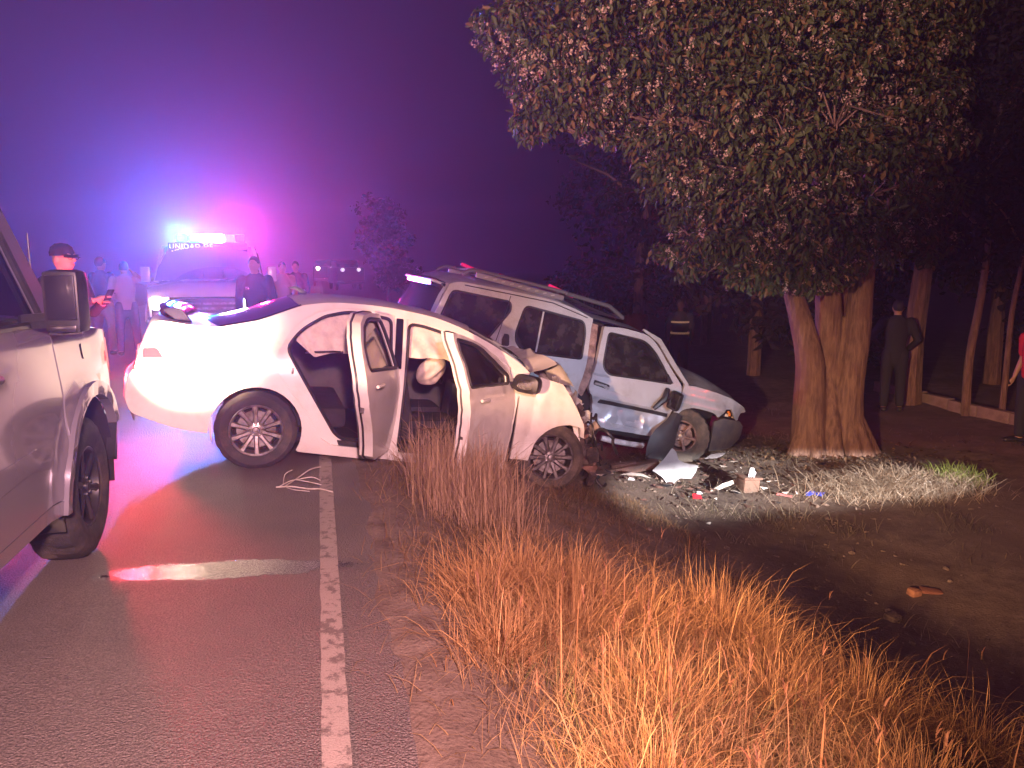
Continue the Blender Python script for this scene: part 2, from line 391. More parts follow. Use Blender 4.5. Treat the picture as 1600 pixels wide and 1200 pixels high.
us = np.concatenate([[-200, -90, -40, -20, -12, -9, -7.4, -6.8, -5, -1, .1], np.arange(.2, 3, .09), np.arange(3, 9, .13), np.arange(9.2, 14, .5), [15, 18, 24, 34, 50, 90, 200]])
vs_ = np.concatenate([[-200, -60, -20, -8, -3], np.arange(-1, 3, .25), np.arange(3, 14, .11), np.arange(14.3, 20, .4), [21, 24, 28, 34, 42, 55, 75, 110, 200]])
rows = []
for v in vs_:
    rows.append([])
    for u in us:
        p = UV(u, v); rows[-1].append((p.x, p.y, gz(p.x, p.y) if v < 60 and u > -20 else _h(u)))
tag(MB().grid(rows).build('ground', m, sharp=0), kind='structure')

# kerb along the yard on the far right, laid as separate blocks
KERBM = M('kerb_concrete', (.30, .21, .18), .9, col2=(.20, .13, .11), vs=5, bump=.6, bs=25)
kb = thing('kerb', 'low rough kerb at the foot of the thin trunks in the dark yard', 'kerb', Matrix.Translation(gp(7.55, 11.4)))
ka, kz = Vector((7.78, 10.9, 0)), Vector((7.02, 14.6, 0)); kd = (kz - ka); kn = 6
for i in range(kn):
    p = ka + kd * ((i + .5) / kn); L = kd.length / kn
    o = MB().box((0, 0, 0), (L - .015, .16, .24), bev=.02).build('kerb_block', KERBM, None)
    o.parent = kb; o.matrix_basis = kb.matrix_world.inverted() @ Matrix.Translation((p.x, p.y, gz(p.x, p.y) + .04 + .012 * (i % 3))) @ Matrix.Rotation(math.atan2(kd.y, kd.x) + .01 * (i % 2), 4, 'Z')

# air: violet haze added over the whole place so the lights glow
m = bpy.data.materials.new('night_haze'); m.use_nodes = True; t = m.node_tree; t.nodes.clear()
out = t.nodes.new('ShaderNodeOutputMaterial'); pv = t.nodes.new('ShaderNodeVolumePrincipled')
pv.inputs['Color'].default_value = (.84, .70, 1.0, 1); pv.inputs['Density'].default_value = .0068; pv.inputs['Anisotropy'].default_value = .72
t.links.new(pv.outputs[0], out.inputs['Volume'])
hz = tag(MB().box((0, 0, 7.5), (420, 420, 18.6)).build('haze', m, smooth=False), kind='stuff')

# ------------------------------------------------------------------ grass
def blades(name, base, hgt, width, lean, cols, mat, parent=None, curl=.5, az=None):
    """one mesh of many bent tapering blades; base (n,3), hgt/width/lean (n,), cols (n,3)"""
    n = len(base); az = RNG.uniform(0, 2 * np.pi, n) if az is None else az
    d = np.stack([np.cos(az), np.sin(az), np.zeros(n)], 1); side = np.stack([-np.sin(az + RNG.normal(0, .8, n)), np.cos(az + RNG.normal(0, .8, n)), np.zeros(n)], 1)
    V = np.zeros((n, 7, 3)); up = np.array([0, 0, 1.])
    for k, s in enumerate((0, .4, .75)):
        off = d * (lean * hgt * (s * .6 + curl * s * s))[:, None] + up * (hgt * s * (1 - .25 * lean * s))[:, None]
        wd = side * (width * (1 - .35 * s))[:, None] * .5
        V[:, 2 * k] = base + off - wd; V[:, 2 * k + 1] = base + off + wd
    V[:, 6] = base + d * (lean * hgt * (.6 + curl * 1.25))[:, None] + up * (hgt * (1 - .42 * lean))[:, None]
    o = (np.arange(n) * 7)[:, None]
    q = np.concatenate([o + np.array([0, 1, 3, 2]), o + np.array([2, 3, 5, 4])], 1).reshape(-1, 4); tr = o + np.array([4, 5, 6])
    me = bpy.data.meshes.new(name); me.vertices.add(n * 7); me.vertices.foreach_set('co', V.ravel())
    li = np.concatenate([q.ravel(), tr.ravel()]); ls = np.concatenate([np.arange(len(q)) * 4, len(q) * 4 + np.arange(n) * 3])
    me.loops.add(len(li)); me.loops.foreach_set('vertex_index', li.astype(np.int32)); me.polygons.add(len(ls)); me.polygons.foreach_set('loop_start', ls.astype(np.int32))
    me.update(calc_edges=True)
    a = me.color_attributes.new('tint', 'FLOAT_COLOR', 'POINT'); C4 = np.ones((n, 7, 4)); C4[..., :3] = cols[:, None]
    a.data.foreach_set('color', C4.ravel()); me.materials.append(mat)
    ob = bpy.data.objects.new(name, me); COL.objects.link(ob); ob.parent = parent; return ob
def leafmat(name, trans=.35, rough=.6):
    m, t, b = nodes(name); at = N(t, 'Attribute'); at.attribute_name = 'tint'
    t.links.new(at.outputs['Color'], b.inputs['Base Color']); b.inputs['Roughness'].default_value = rough; b.inputs['Specular IOR Level'].default_value = .25
    tl = N(t, 'BsdfTranslucent'); t.links.new(at.outputs['Color'], tl.inputs[0]); mx = N(t, 'MixShader'); mx.inputs[0].default_value = trans
    t.links.new(b.outputs[0], mx.inputs[1]); t.links.new(tl.outputs[0], mx.inputs[2]); t.links.new(mx.outputs[0], t.nodes['Material Output'].inputs[0]); return m
GRASSM = leafmat('grass_blade', .3)
def ground_z(P): return np.array([gz(x, y) for x, y in P])
def scatter(n, u0, u1, v0, v1, dens):
    """points in road coordinates kept with probability dens(u, v)"""
    u = RNG.uniform(u0, u1, n); v = RNG.uniform(v0, v1, n); k = RNG.uniform(0, 1, n) < np.array([dens(a, b) for a, b in zip(u, v)])
    u, v = u[k], v[k]; return np.stack([u * RV.x + v * DV.x, u * RV.y + v * DV.y], 1)
def tints(n, base, dark, var=.25):
    f = RNG.uniform(0, 1, n)[:, None]; return np.clip((np.array(base) * (1 - f) + np.array(dark) * f) * RNG.uniform(1 - var, 1 + var, (n, 1)), 0, 1)
def lay(name, P, hm, hs, wd, lean, base, dark, kind='stuff', **kw):
    n = len(P); B = np.concatenate([P, ground_z(P)[:, None] - .01], 1)
    h = np.clip(RNG.normal(hm, hs, n), hm * .3, hm * 2.2); ln = np.clip(RNG.normal(lean, .34, n), .02, 1.4)
    o = blades(name, B, h, wd * RNG.uniform(.6, 1.4, n), ln, tints(n, base, dark), GRASSM, **kw)
    return tag(o, kind=kind)
cl = lambda u, v, s, o=0.: mnz(u + o, v, 4., s, 2)
STRAW, STRAWD, GREEN, GREEND = (.58, .40, .19), (.31, .19, .085), (.30, .29, .10), (.15, .16, .05)
# dry verge grass in the foreground: thick on the bank, ragged to the road and out along the ditch
def d1(u, v):
    a = min(1, max(0, (u - .48 - .25 * cl(u, v, 2.2)) / .8)) ** 1.3; far = 2.0 + .45 * cl(u, v, .9) + .75 * max(0, 2.9 - v)
    b_ = min(1, max(0, (far - u) / .45)); top = 3.85 - .18 * u + .45 * cl(u, v, 1.1, 9)
    return a * b_ * min(1, max(0, (top - v) / .5)) * (.45 + .7 * max(0, cl(u, v, 2.2) + .3))
lay('verge_grass', scatter(170000, .3, 5.2, .5, 4.4, d1), .145, .07, .0025, .65, STRAW, STRAWD)
lay('green_grass', scatter(30000, .4, 4.6, .4, 4.2, lambda u, v: .8 * d1(u, v) * (cl(u, v, 1.3, 30) > -.05)), .13, .05, .0034, .5, GREEN, GREEND)
# tall tufts that stand out of it
tufts = [(.98, 3.72, .30, 900), (1.26, 3.62, .33, 1000), (.74, 3.55, .26, 700), (1.12, 3.25, .30, 900), (1.55, 3.4, .31, 900), (2.0, 3.45, .36, 1100), (2.15, 3.25, .30, 700), (.72, 3.0, .22, 600), (1.9, 2.75, .30, 800), (2.35, 2.75, .34, 800), (2.75, 2.55, .28, 700), (1.3, 2.6, .26, 800), (3.05, 2.3, .26, 600), (2.0, 2.05, .28, 800), (2.65, 1.85, .28, 800), (1.0, 2.1, .22, 600)]
for i, (u, v, h, n) in enumerate(tufts):
    r_ = np.abs(RNG.normal(0, .14, n)); n = int(n * 1.5); r_ = np.abs(RNG.normal(0, .15, n)); a_ = RNG.uniform(0, 2 * np.pi, n); P = np.stack([u + r_ * np.cos(a_), v + r_ * np.sin(a_)], 1)
    W = np.stack([P[:, 0] * RV.x + P[:, 1] * DV.x, P[:, 0] * RV.y + P[:, 1] * DV.y], 1)
    lay('tall_grass', W, h * .80, .10, .0030, .65, (.64, .39, .16), (.38, .20, .08), az=a_ + math.atan2(RV.y, RV.x) + RNG.normal(0, 1.1, n))
# matted dead blades lying through it
lay('matted_straw', scatter(30000, .35, 4.2, .5, 4.3, lambda u, v: .7 * d1(u, v)), .17, .07, .0036, 1.25, (.46, .31, .16), (.26, .15, .08))
# seed stems
lay('seed_stems', scatter(900, .6, 3.6, 1.2, 4.2, lambda u, v: .5 * d1(u, v) + .03), .40, .10, .005, .22, (.40, .20, .10), (.28, .14, .07))
n = 420; P = scatter(3000, .6, 3.4, 1.2, 4.2, lambda u, v: .5 * d1(u, v) + .02)[:140]; n = len(P); az = RNG.uniform(0, 6.28, n); hh = RNG.uniform(.22, .46, n); ln = RNG.uniform(.1, .45, n)
B = np.concatenate([P, ground_z(P)[:, None]], 1)
tag(blades('seed_stalks', B, hh, np.full(n, .004), ln, tints(n, (.42, .24, .12), (.30, .15, .08)), GRASSM, az=az), kind='stuff')
dd = np.stack([np.cos(az), np.sin(az), np.zeros(n)], 1); tip = B + dd * (ln * hh * 1.15)[:, None] + np.array([0, 0, 1.]) * (hh * (1 - .46 * ln))[:, None]
for k in range(4): tag(blades('seed_heads', tip - np.array([0, 0, .012 * k]), RNG.uniform(.035, .06, n), np.full(n, .006), RNG.uniform(.2, .7, n), tints(n, (.30, .15, .08), (.20, .09, .05)), GRASSM, az=az + RNG.normal(0, .8, n)), kind='stuff')
# thin stalks straying over the road edge
lay('straw_litter', scatter(14000, .06, 1.6, .8, 6.2, lambda u, v: .55 * min(1, max(0, (u - .10) / .8)) * (.5 + cl(u, v, 3.))), .11, .05, .0032, 1.15, (.40, .27, .13), (.25, .16, .08))
# tall dry stand beside the open front door of the sedan
def d2(u, v): return min(1, max(0, (u - .55) / .4)) * min(1, max(0, 1.25 - 1.25 * abs(v - 5.7 + .1 * u) / .9)) * min(1, max(0, (1.45 - u) / .35))
lay('dry_grass', scatter(20000, .5, 1.95, 4.6, 6.7, d2), .36, .14, .0036, .34, (.58, .40, .26), (.36, .24, .15))
lay('short_grass', scatter(34000, .2, 3.0, 3.6, 6.8, lambda u, v: .6 * min(1, max(0, (u - .16) / .6)) * (.45 + cl(u, v, 2.4))), .085, .04, .0035, .75, (.30, .19, .10), (.18, .11, .06))
# thin dark weeds under the wrecks and out on the dirt
lay('ditch_weeds', scatter(26000, 1.6, 6.2, 5.6, 9.6, lambda u, v: max(0, cl(u, v, 1.6, 50) + .1) * (.9 if u < 2.9 or v < 6.6 else .16)), .10, .05, .0045, .8, (.20, .16, .10), (.10, .085, .055))
lay('yard_weeds', scatter(15000, 3.6, 10, 2.5, 12, lambda u, v: max(0, cl(u, v, .9, 70) - .05)), .08, .04, .005, .9, (.17, .13, .08), (.09, .07, .045))

lay('strewn_straw', scatter(9000, 2.9, 7.0, 6.3, 10., lambda u, v: .55 * max(0, cl(u, v, 2.1, 20) + .25)), .14, .06, .0036, 1.35, (.34, .27, .20), (.20, .15, .10))
# pebbles and clods
def rocks(name, P, smin, smax, mat, kind='stuff'):
    bm = bmesh.new(); bmesh.ops.create_icosphere(bm, subdivisions=1, radius=1); bv = np.array([v.co[:] for v in bm.verts]); bf = np.array([[v.index for v in f.verts] for f in bm.faces]); bm.free()
    V, F = [], []
    for i, (x, y) in enumerate(P):
        s = smin * (smax / smin) ** (random.random() ** 2.2); k = bv * s * (RNG.uniform(.6, 1.35, 3) * np.array([1, 1, .6])) + RNG.normal(0, .14 * s, bv.shape)
        a = random.uniform(0, 6.3); c_, s_ = math.cos(a), math.sin(a); k = k @ np.array([[c_, -s_, 0], [s_, c_, 0], [0, 0, 1]])
        V.append(k + np.array([x, y, gz(x, y) + s * .12])); F.append(bf + i * len(bv))
    mb = MB(); mb.v = [tuple(p) for p in np.concatenate(V)]; mb.f = [tuple(f) for f in np.concatenate(F).tolist()]; mb.mi = [0] * len(mb.f)
    return tag(mb.build(name, mat, sharp=0, smooth=False), kind=kind)
CLOD = M('clod', (.17, .125, .095), .95, col2=(.09, .065, .05), vs=30, bump=.5, bs=80)
rocks('road_grit', np.concatenate([scatter(900, -3, .3, 1.2, 7, lambda u, v: .25 + .6 * (u > -.4))]), .0025, .010, CLOD)
rocks('pebbles', np.concatenate([scatter(1500, .35, 5, 1., 9.9, lambda u, v: .5), scatter(2600, 2.6, 7.2, 6.2, 10.2, lambda u, v: .35 + cl(u, v, 1.5))]), .006, .035, CLOD)

# ================================================================== VEHICLES
def Rr(S, off=0.): return lambda x, z: (x, -(S(x, z) - off), z)
def Ll(S, off=0.): return lambda x, z: (x, S(x, z) - off, z)
def local(o, root, mtx):
    o.parent = root; o.matrix_parent_inverse = Matrix(); o.matrix_basis = mtx; return o
def make_wheel(root, loc, rad, wid, rim_r, spokes, tyre_m, rim_m, yaw=0, side=-1, spin=0., lugs=0, name='wheel', tilt=0., cap=None):
    """tyre mesh with rim, hub_cap and brake_disc as sub-parts; outer face looks along -y for side -1"""
    h = wid / 2; k = rad - rim_r
    prof = [(rim_r - .012, h * .62), (rim_r, h * .86), (rim_r + k * .25, h * .99), (rim_r + k * .6, h * 1.0), (rad - .022, h * .86), (rad - .004, h * .70)]
    for g in (.45, .42, .15, .12, -.12, -.15, -.42, -.45): prof.append((rad - (.0 if abs(abs(g) - .3) > .14 else .0) - (.010 if abs(g) in (.42, .15) and False else 0), h * g))
    prof += [(rad - .004, -h * .70), (rad - .022, -h * .86), (rim_r + k * .6, -h), (rim_r + k * .25, -h * .99), (rim_r, -h * .86), (rim_r - .012, -h * .62)]
    lug = lugs or 64
    def fn(r, y, q):
        if r > rad - .03: return r - (.012 if lugs and (q + (1 if y > 0 else 0)) % 3 == 0 else (.004 if q % 4 == 0 else 0))
        return r
    t = MB().lathe(prof, lug, fn=fn).build(name, tyre_m, None, sharp=30)
    mt = Matrix.Translation(loc) @ Matrix.Rotation(yaw, 4, 'Z') @ Matrix.Rotation(tilt, 4, 'X') @ (Matrix.Rotation(math.pi, 4, 'Z') if side > 0 else Matrix()) @ Matrix.Rotation(spin, 4, 'Y')
    local(t, root, mt)
    mb = MB(); fo = -h * .80
    mb.lathe([(rim_r + .004, fo), (rim_r - .006, fo - .006), (rim_r - .018, fo), (rim_r - .026, fo + .03), (rim_r - .03, h * .55)], 40)
    mb.lathe([(.0005, fo + .012), (.03, fo + .010), (.062, fo + .018), (.072, fo + .05)], 24)
    for i in range(spokes):
        a = 2 * math.pi * i / spokes; da = math.pi / spokes * (.52 if spokes > 7 else .5)
        P = []
        for (r, wd, y, d) in ((.05, .020, fo + .016, .03), (rim_r * .55, .017, fo + .008, .028), (rim_r - .012, .026, fo + .004, .03)):
            ca, sa = math.cos(a), math.sin(a); tx, tz = -sa, ca
            P.append([(r * ca - wd * tx, y + .008, r * sa - wd * tz), (r * ca - wd * .55 * tx, y - .004, r * sa - wd * .55 * tz), (r * ca + wd * .55 * tx, y - .004, r * sa + wd * .55 * tz), (r * ca + wd * tx, y + .008, r * sa + wd * tz), (r * ca, y + d, r * sa)])
        mb.grid(P, closed=True)
    rim = mb.build('rim', rim_m, t, sharp=35)
    mb = MB()
    for i in range(5):
        a = 2 * math.pi * (i + .5) / 5; mb.box((.048 * math.cos(a), fo + .008, .048 * math.sin(a)), (.016, .02, .016), bev=.004)
    mb.lathe([(.0005, fo - .004), (.024, fo - .002), (.029, fo + .010)], 20)
    mb.build('hub_cap', cap or STEEL, t)
    MB().lathe([(.0005, fo + .075), (rim_r * .72, fo + .07), (rim_r * .72, fo + .09)], 32).build('brake_disc', (cap or STEEL) if not lugs or cap else RUST, t)
    MB().lathe([(.0005, fo + .10), (rim_r - .03, fo + .10)], 24).build('wheel_well', DARKCAV, t)
    return t
def frame_tube(mb, outline2, lift, r=.012, n=5, res=.06):
    p = [lift(*q) for q in resample(outline2, res)]; p.append(p[0]); return mb.tube(p, r, n, False)

# ------------------------------------------------------------------ white sedan, nose down off the road edge
def sedan():
    sv = itp([(.1, .80), (.2, .85), (.3, .865), (.55, .88), (.8, .875), (.95, .845), (1.1, .775), (1.25, .70), (1.42, .60), (1.47, .57), (1.6, .5)])
    def S(x, z):
        q = sv(z)
        if x < -.35: q -= .45 * (-.35 - x) ** 2
        if x > 2.9: q -= .3 * (x - 2.9) ** 2
        return q
    root = thing('crashed_sedan', 'white sedan with open right-hand doors and crumpled front, nose down off the road edge', 'car',
                 pose((-2.3585, 6.8135, -.001), (.9387, .2976, -.1748), (-.3022, .9532, 0), (.1666, .0528, .9846)))
    deck = [(-.95, .68), (-.925, .80), (-.895, .92), (-.86, 1.03), (-.80, 1.07), (-.58, 1.075), (-.37, 1.092)]
    pillar = [(-.37, 1.092), (-.09, 1.185), (.10, 1.285), (.24, 1.358)]
    rail = [(.24, 1.358), (.42, 1.405), (.60, 1.43), (.94, 1.447), (1.30, 1.43), (1.50, 1.395), (1.68, 1.345), (1.90, 1.262), (2.13, 1.155), (2.24, 1.075)]
    up = cr(deck[3:], 3)[:-1] + cr(pillar, 3)[:-1] + cr(rail, 4)
    arch_r = arc(0, .32, .352, -22, 205, 22)
    body = [(-.345, .43), (-.36, .545), (-.55, .625), (-.80, .67)] + deck[:3] + up + [(2.20, .98), (2.14, .85), (2.12, .35), (2.12, .20), (1.08, .163), (.345, .174)] + arch_r
    rd_out = cr([(.365, 1.324), (.231, 1.223), (.15, 1.109), (.092, .97), (.087, .865), (.149, .746), (.313, .57), (.465, .387), (.509, .307)], 3) + [(.60, .262), (1.02, .255), (1.045, .6), (1.03, .95), (1.00, 1.385), (.80, 1.402), (.55, 1.385)]
    rd_in = rc([(.417, 1.291, .05), (.239, 1.153, .15), (.152, 1.0, .1), (.22, .90, .1), (.616, .353, .05), (.70, .31, .03), (.965, .305, .03), (1.0, .95, .05), (.975, 1.352, .05), (.62, 1.365, .1)])
    fd_out = [(1.135, .255), (2.06, .255), (2.085, .9), (2.06, 1.06)] + cr([(2.06, 1.10), (1.90, 1.19), (1.66, 1.285), (1.45, 1.335), (1.24, 1.37), (1.105, 1.375)], 3) + [(1.10, .95)]
    fd_in = rc([(1.155, .30, .03), (2.04, .30, .04), (2.06, .9, .05), (2.0, 1.06, .05), (1.64, 1.243, .1), (1.449, 1.303, .1), (1.242, 1.335, .05), (1.13, 1.335, .05), (1.13, .95, .03)])
    def dirty(f): return f
    MB().panel(body, Rr(S), (rd_out, fd_out), .06, .035).build('body_side', WHITE, root)
    MB().panel(rd_out, Rr(S, .034), (rd_in,), .06, .05).panel(fd_out, Rr(S, .034), (fd_in,), .06, .05).build('door_frame', WHITE, root)
    sb = MB(); frame_tube(sb, rd_in, Rr(S, .036), .015); frame_tube(sb, fd_in, Rr(S, .036), .015); sb.build('door_seal', BLACKP, root)
    MB().panel(rc([(1.02, .965), (1.082, .962), (1.075, 1.372), (1.012, 1.37)], .01), Rr(S, -.004), (), .05, .01).build('pillar_trim', GLOSSBLK, root)
    st = MB().panel(rc([(.66, .262), (1.0, .258), (1.0, .30), (.64, .305)], .01), Rr(S, .02), (), .05, .06)
    st.panel(rc([(1.16, .258), (2.02, .258), (2.02, .295), (1.16, .295)], .01), Rr(S, .02), (), .06, .06).build('sill_plate', BLACKP, root)
    for c_, s_ in (((.215, -.868, .835), (.018, .02, .045)), ((.93, -.868, .60), (.02, .02, .03))): MB().box(c_, s_, bev=.004).build('door_striker', STEEL, root)
    # far side, closed
    wr = rc([(.43, 1.29, .05), (.25, 1.15, .12), (.30, .98, .05), (1.0, .95, .03), (.98, 1.35, .05), (.62, 1.36, .1)]); wf = rc([(1.1, .95, .03), (2.02, .98, .04), (1.64, 1.243, .1), (1.449, 1.303, .1), (1.11, 1.345, .05)])
    MB().panel(body, Ll(S), (wr, wf), .09, .03, (0, -1, 0)).build('far_side', WHITE, root)
    MB().panel(wr, Ll(S, .02), (), .1, 0, (0, -1, 0)).panel(wf, Ll(S, .02), (), .1, 0, (0, -1, 0)).build('side_glass', CLEAR, root)
    # roof, glass, boot
    zr = itp(pillar + rail[1:])
    MB().span([(x, zr(x), bw, .045) for x, bw in ((.22, -.10), (.40, -.08), (.65, -.05), (.95, 0), (1.3, .03), (1.5, .06), (1.66, .09))], S).build('roof', WHITE, root)
    MB().span([(x, zr(x) + .001, b_, c_) for x, b_, c_ in ((-.37, -.16, .015), (-.2, -.15, .022), (-.05, -.14, .03), (.1, -.12, .04), (.215, -.10, .043))], lambda x, z: S(x, z) - .012, nv=16).build('rear_window', TINT, root)
    for sg in (-1, 1): MB().tube([(x, sg * (S(x, zr(x)) - .004), zr(x) + .006) for x in np.linspace(-.37, .22, 12)], .010, 5).build('rear_window_trim', CHROME, root)
    MB().span([(x, zr(x) + .002, b_, c_) for x, b_, c_ in ((1.66, .09, .043), (1.85, .13, .04), (2.05, .17, .03), (2.22, .22, .02))], lambda x, z: S(x, z) - .03).build('windscreen', TINT, root)
    MB().span([(-.37, 1.092, -.16, .012), (-.58, 1.076, -.12, .02), (-.80, 1.068, -.09, .02), (-.86, 1.03, -.08, .01), (-.895, .92, -.07, 0), (-.925, .8, -.07, 0), (-.945, .68, -.06, 0)], S).build('boot_lid', WHITE, root)
    sp = MB(); rows = []
    for v in np.linspace(-1, 1, 18):
        y = v * .60; k = 1 - v * v; dz = .055 * (1 - abs(v) ** 6); xo = -.74 - .07 * k
        rows.append([(xo + .13, y, 1.085 + dz * .6), (xo + .06, y, 1.115 + dz), (xo - .05, y, 1.125 + dz), (xo - .085, y, 1.112 + dz), (xo - .03, y, 1.09 + dz * .6), (xo + .08, y, 1.075 + dz * .3)])
    sp.grid(rows, closed=True)
    sp.panel(rc([(-.81, 1.155, .01), (-.69, 1.195, .03), (-.575, 1.072, .02), (-.68, 1.075, .03)], .01), lambda x, z: (x, -.645, z), (), .03, .06).build('spoiler', GLOSSBLK, root)
    bpr = rc([(-.36, .255), (-.345, .43, .02), (-.36, .54, .02), (-.55, .62, .03), (-.80, .665, .03), (-.95, .675, .02), (-1.0, .60, .04), (-.995, .43, .05), (-.94, .33, .04), (-.6, .265, .05)], .01)
    rb = MB().panel(bpr, Rr(S, -.006), (), .06, .02).panel(bpr, Ll(S, -.006), (), .09, .02, (0, -1, 0))
    rb.span([(-.95, .675, -.07), (-1.0, .60, -.075), (-.998, .43, -.07), (-.94, .33, -.06), (-.90, .26, -.06)], lambda x, z: S(x, z) + .006, nv=16).build('rear_bumper', WHITE, root)
    tl = rc([(-.90, .755, .02), (-.905, .915, .03), (-.78, .955, .04), (-.60, .90, .05), (-.64, .80, .04)], .02)
    for lf, tvy in ((Rr(S, -.008), 1), (Ll(S, -.008), -1)):
        o = MB().panel(tl, lf, (), .04, .015, (0, tvy, 0)).build('tail_light', PINKLENS, root)
        y = -tvy; MB().panel(rc([(-.902, .77), (-.905, .85), (-.80, .87), (-.74, .80)], .02), Rr(S, -.013) if tvy > 0 else Ll(S, -.013), (), .03, .006, (0, tvy, 0)).build('red_section', REDLENS, o)
    MB().box((-1.01, 0, .74), (.012, .34, .13), bev=.004).build('number_plate', PINKLENS, root)
    MB().tube([(.28, 0, 1.435), (.20, 0, 1.47), (.17, 0, 1.475), (.12, 0, 1.462)], [.022, .02, .014, .006], 6).build('roof_aerial', BLACKP, root)
    # floor and cabin
    fl = MB().box((1.0, 0, .28), (2.6, 1.5, .08)).box((2.15, 0, .62), (.08, 1.5, .72)).box((-.2, 0, .6), (.08, 1.45, .6)).build('floor_pan', DARKCAV, root)
    MB().panel(rc([(.2, .30), (2.1, .30), (2.1, .97), (.2, .97)], .1), Ll(S, .07), (), .2, .02, (0, -1, 0)).build('door_lining', TRIM, root)
    def seat(x, y, wd, name='seat'):
        o = MB().box((x + .24, y, .43), (.52, wd, .18), (0, R(-6), 0), .05).build(name, SEAT, root)
        MB().box((x - .08, y, .76), (.17, wd * .96, .66), (0, R(-17), 0), .06).box((x - .11, y - wd * .42, .72), (.2, .09, .55), (0, R(-17), 0), .035).box((x - .11, y + wd * .42, .72), (.2, .09, .55), (0, R(-17), 0), .035).build('backrest', SEAT, o)
        return o
    for y in (-.36, .36):
        o = seat(1.22, y, .48, 'front_seat'); MB().box((.98, y, 1.17), (.11, .27, .2), (0, R(-14), 0), .04).build('headrest', SEAT, o)
    o = seat(.22, 0, 1.25, 'rear_seat')
    for y in (-.38, .38): MB().box((.0, y, 1.11), (.12, .26, .13), (0, R(-16), 0), .04).build('headrest', SEAT, o)
    MB().box((1.97, 0, .83), (.34, 1.42, .24), (0, R(8), 0), .07).box((1.86, 0, .62), (.3, .3, .42), bev=.04).build('dashboard', TRIM, root)
    sw = MB(); sw.tube([(0, .19 * math.cos(a), .19 * math.sin(a)) for a in np.linspace(0, 2 * math.pi, 25)], .016, 6, False)
    for a in (90, 215, 325): sw.tube([(0, 0, 0), (0, .18 * math.cos(R(a)), .18 * math.sin(R(a)))], .018, 5)
    local(sw.build('steering_wheel', BLACKP), root, Matrix.Translation((1.64, .36, .93)) @ Matrix.Rotation(R(-24), 4, 'Y'))
    MB().tube([(.30, -.70, .98), (.42, -.72, 1.0), (.52, -.74, 1.02), (.62, -.72, 1.025)], .011, 6).build('grab_strap', CHROME, root)
    # airbags
    def cloth(name, fn, nu, nv): return MB().grid([[fn(i / nu, j / nv) for j in range(nv + 1)] for i in range(nu + 1)]).build(name, BAG, root, sharp=0)
    zb = itp([(.22, 1.06), (.38, .95), (.5, 1.0), (.77, 1.04), (1.03, 1.07), (1.16, 1.055), (1.47, 1.085), (1.6, 1.05), (1.78, .985), (1.92, .95)])
    def cur(u, v):
        x = .22 + 1.7 * u; top = min(zr(x) - .03, 1.40) if x > .3 else 1.25; z = top + (zb(x) - top) * v
        wv = .022 * math.sin(x * 22 + 3 * v) + .014 * math.sin(x * 41 - 9 * v) + .03 * mnz(x, v, 0, 3.)
        return (x, -(min(S(x, z), .80) - .085) + wv * v, z)
    cloth('curtain_airbag', cur, 90, 16)
    def bagf(cx, cy, cz, a, b_, c_, tilt):
        def f(u, v):
            th = math.pi * (u * .98 + .01); ph = 2 * math.pi * v; k = 1 + .16 * math.sin(5 * ph + 2 * th) * math.sin(th) + .12 * mnz(th, ph, cx, 1.2)
            p = Vector((a * math.sin(th) * math.cos(ph) * k, b_ * math.sin(th) * math.sin(ph) * k, c_ * math.cos(th))); p.rotate(Matrix.Rotation(R(tilt), 3, 'Y')); return (cx + p.x, cy + p.y, cz + p.z)
        return f
    cloth('steering_airbag', bagf(1.46, -.28, .93, .10, .16, .16, 38), 22, 30)
    cloth('passenger_airbag', bagf(1.80, -.42, .90, .07, .14, .14, -15), 22, 30)
    MB().tube([(1.30, -.83, .47), (1.45, -.85, .49), (1.62, -.83, .475)], .012, 6).build('seat_rail', CHROME, root)
    MB().box((1.74, -.82, .47), (.05, .02, .03), bev=.006).build('door_lamp', M('blue_lamp', (.05, .1, .6), .2, emit=(.05, .15, 1), es=1.6), root)
    # rear door, swung out
    def door(name, outline, win, hx, ang, skin_S, trimo, latch, drop=0):
        mt = Matrix.Translation((hx, -.865, drop)) @ Matrix.Rotation(R(ang), 4, 'Z') @ Matrix.Translation((-hx, .865, 0))
        d = MB().panel(outline, Rr(skin_S), (win,), .055, .105).build(name, WHITE, None); local(d, root, mt)
        MB().panel(win, Rr(skin_S, .03), (), .08, 0).build('door_glass', TINT, d)
        fb = MB(); frame_tube(fb, win, Rr(skin_S, .004), .016); fb.build('window_surround', BLACKP, d)
        MB().panel(trimo, Rr(skin_S, .115), (), .1, .02).build('trim_panel', TRIM, d)
        sb = MB(); frame_tube(sb, outline, Rr(skin_S, .075), .010); sb.build('weather_strip', BLACKP, d)
        lx, lz = latch
        MB().box((lx, -(skin_S(lx, lz) - .055), lz), (.02, .03, .09), bev=.004).box((lx - .004, -(skin_S(lx, lz + .1) - .05), lz + .1), (.02, .05, .014)).build('latch', STEEL, d)
        return d
    rdo = [(1.075, .265), (.62, .272)] + [(.515, .315), (.47, .395), (.32, .575), (.157, .75), (.095, .868), (.098, .965), (.157, 1.105), (.238, 1.217), (.37, 1.316), (.55, 1.378), (.80, 1.395), (1.03, 1.39), (1.07, .97), (1.085, .6)]
    rwin = rc([(.42, 1.285, .05), (.26, 1.15, .1), (.235, 1.0, .05), (1.03, .975, .03), (.99, 1.345, .04), (.62, 1.355, .1)])
    rd = door('rear_door', rdo, rwin, 1.085, 67, S, rc([(.60, .32), (1.05, .32), (1.04, .94), (.17, .96), (.18, .8)], .05), (.18, .74))
    MB().tube([(.20, -.905, .90), (.28, -.915, .905), (.36, -.905, .905)], .014, 6).build('handle', WHITE, rd)
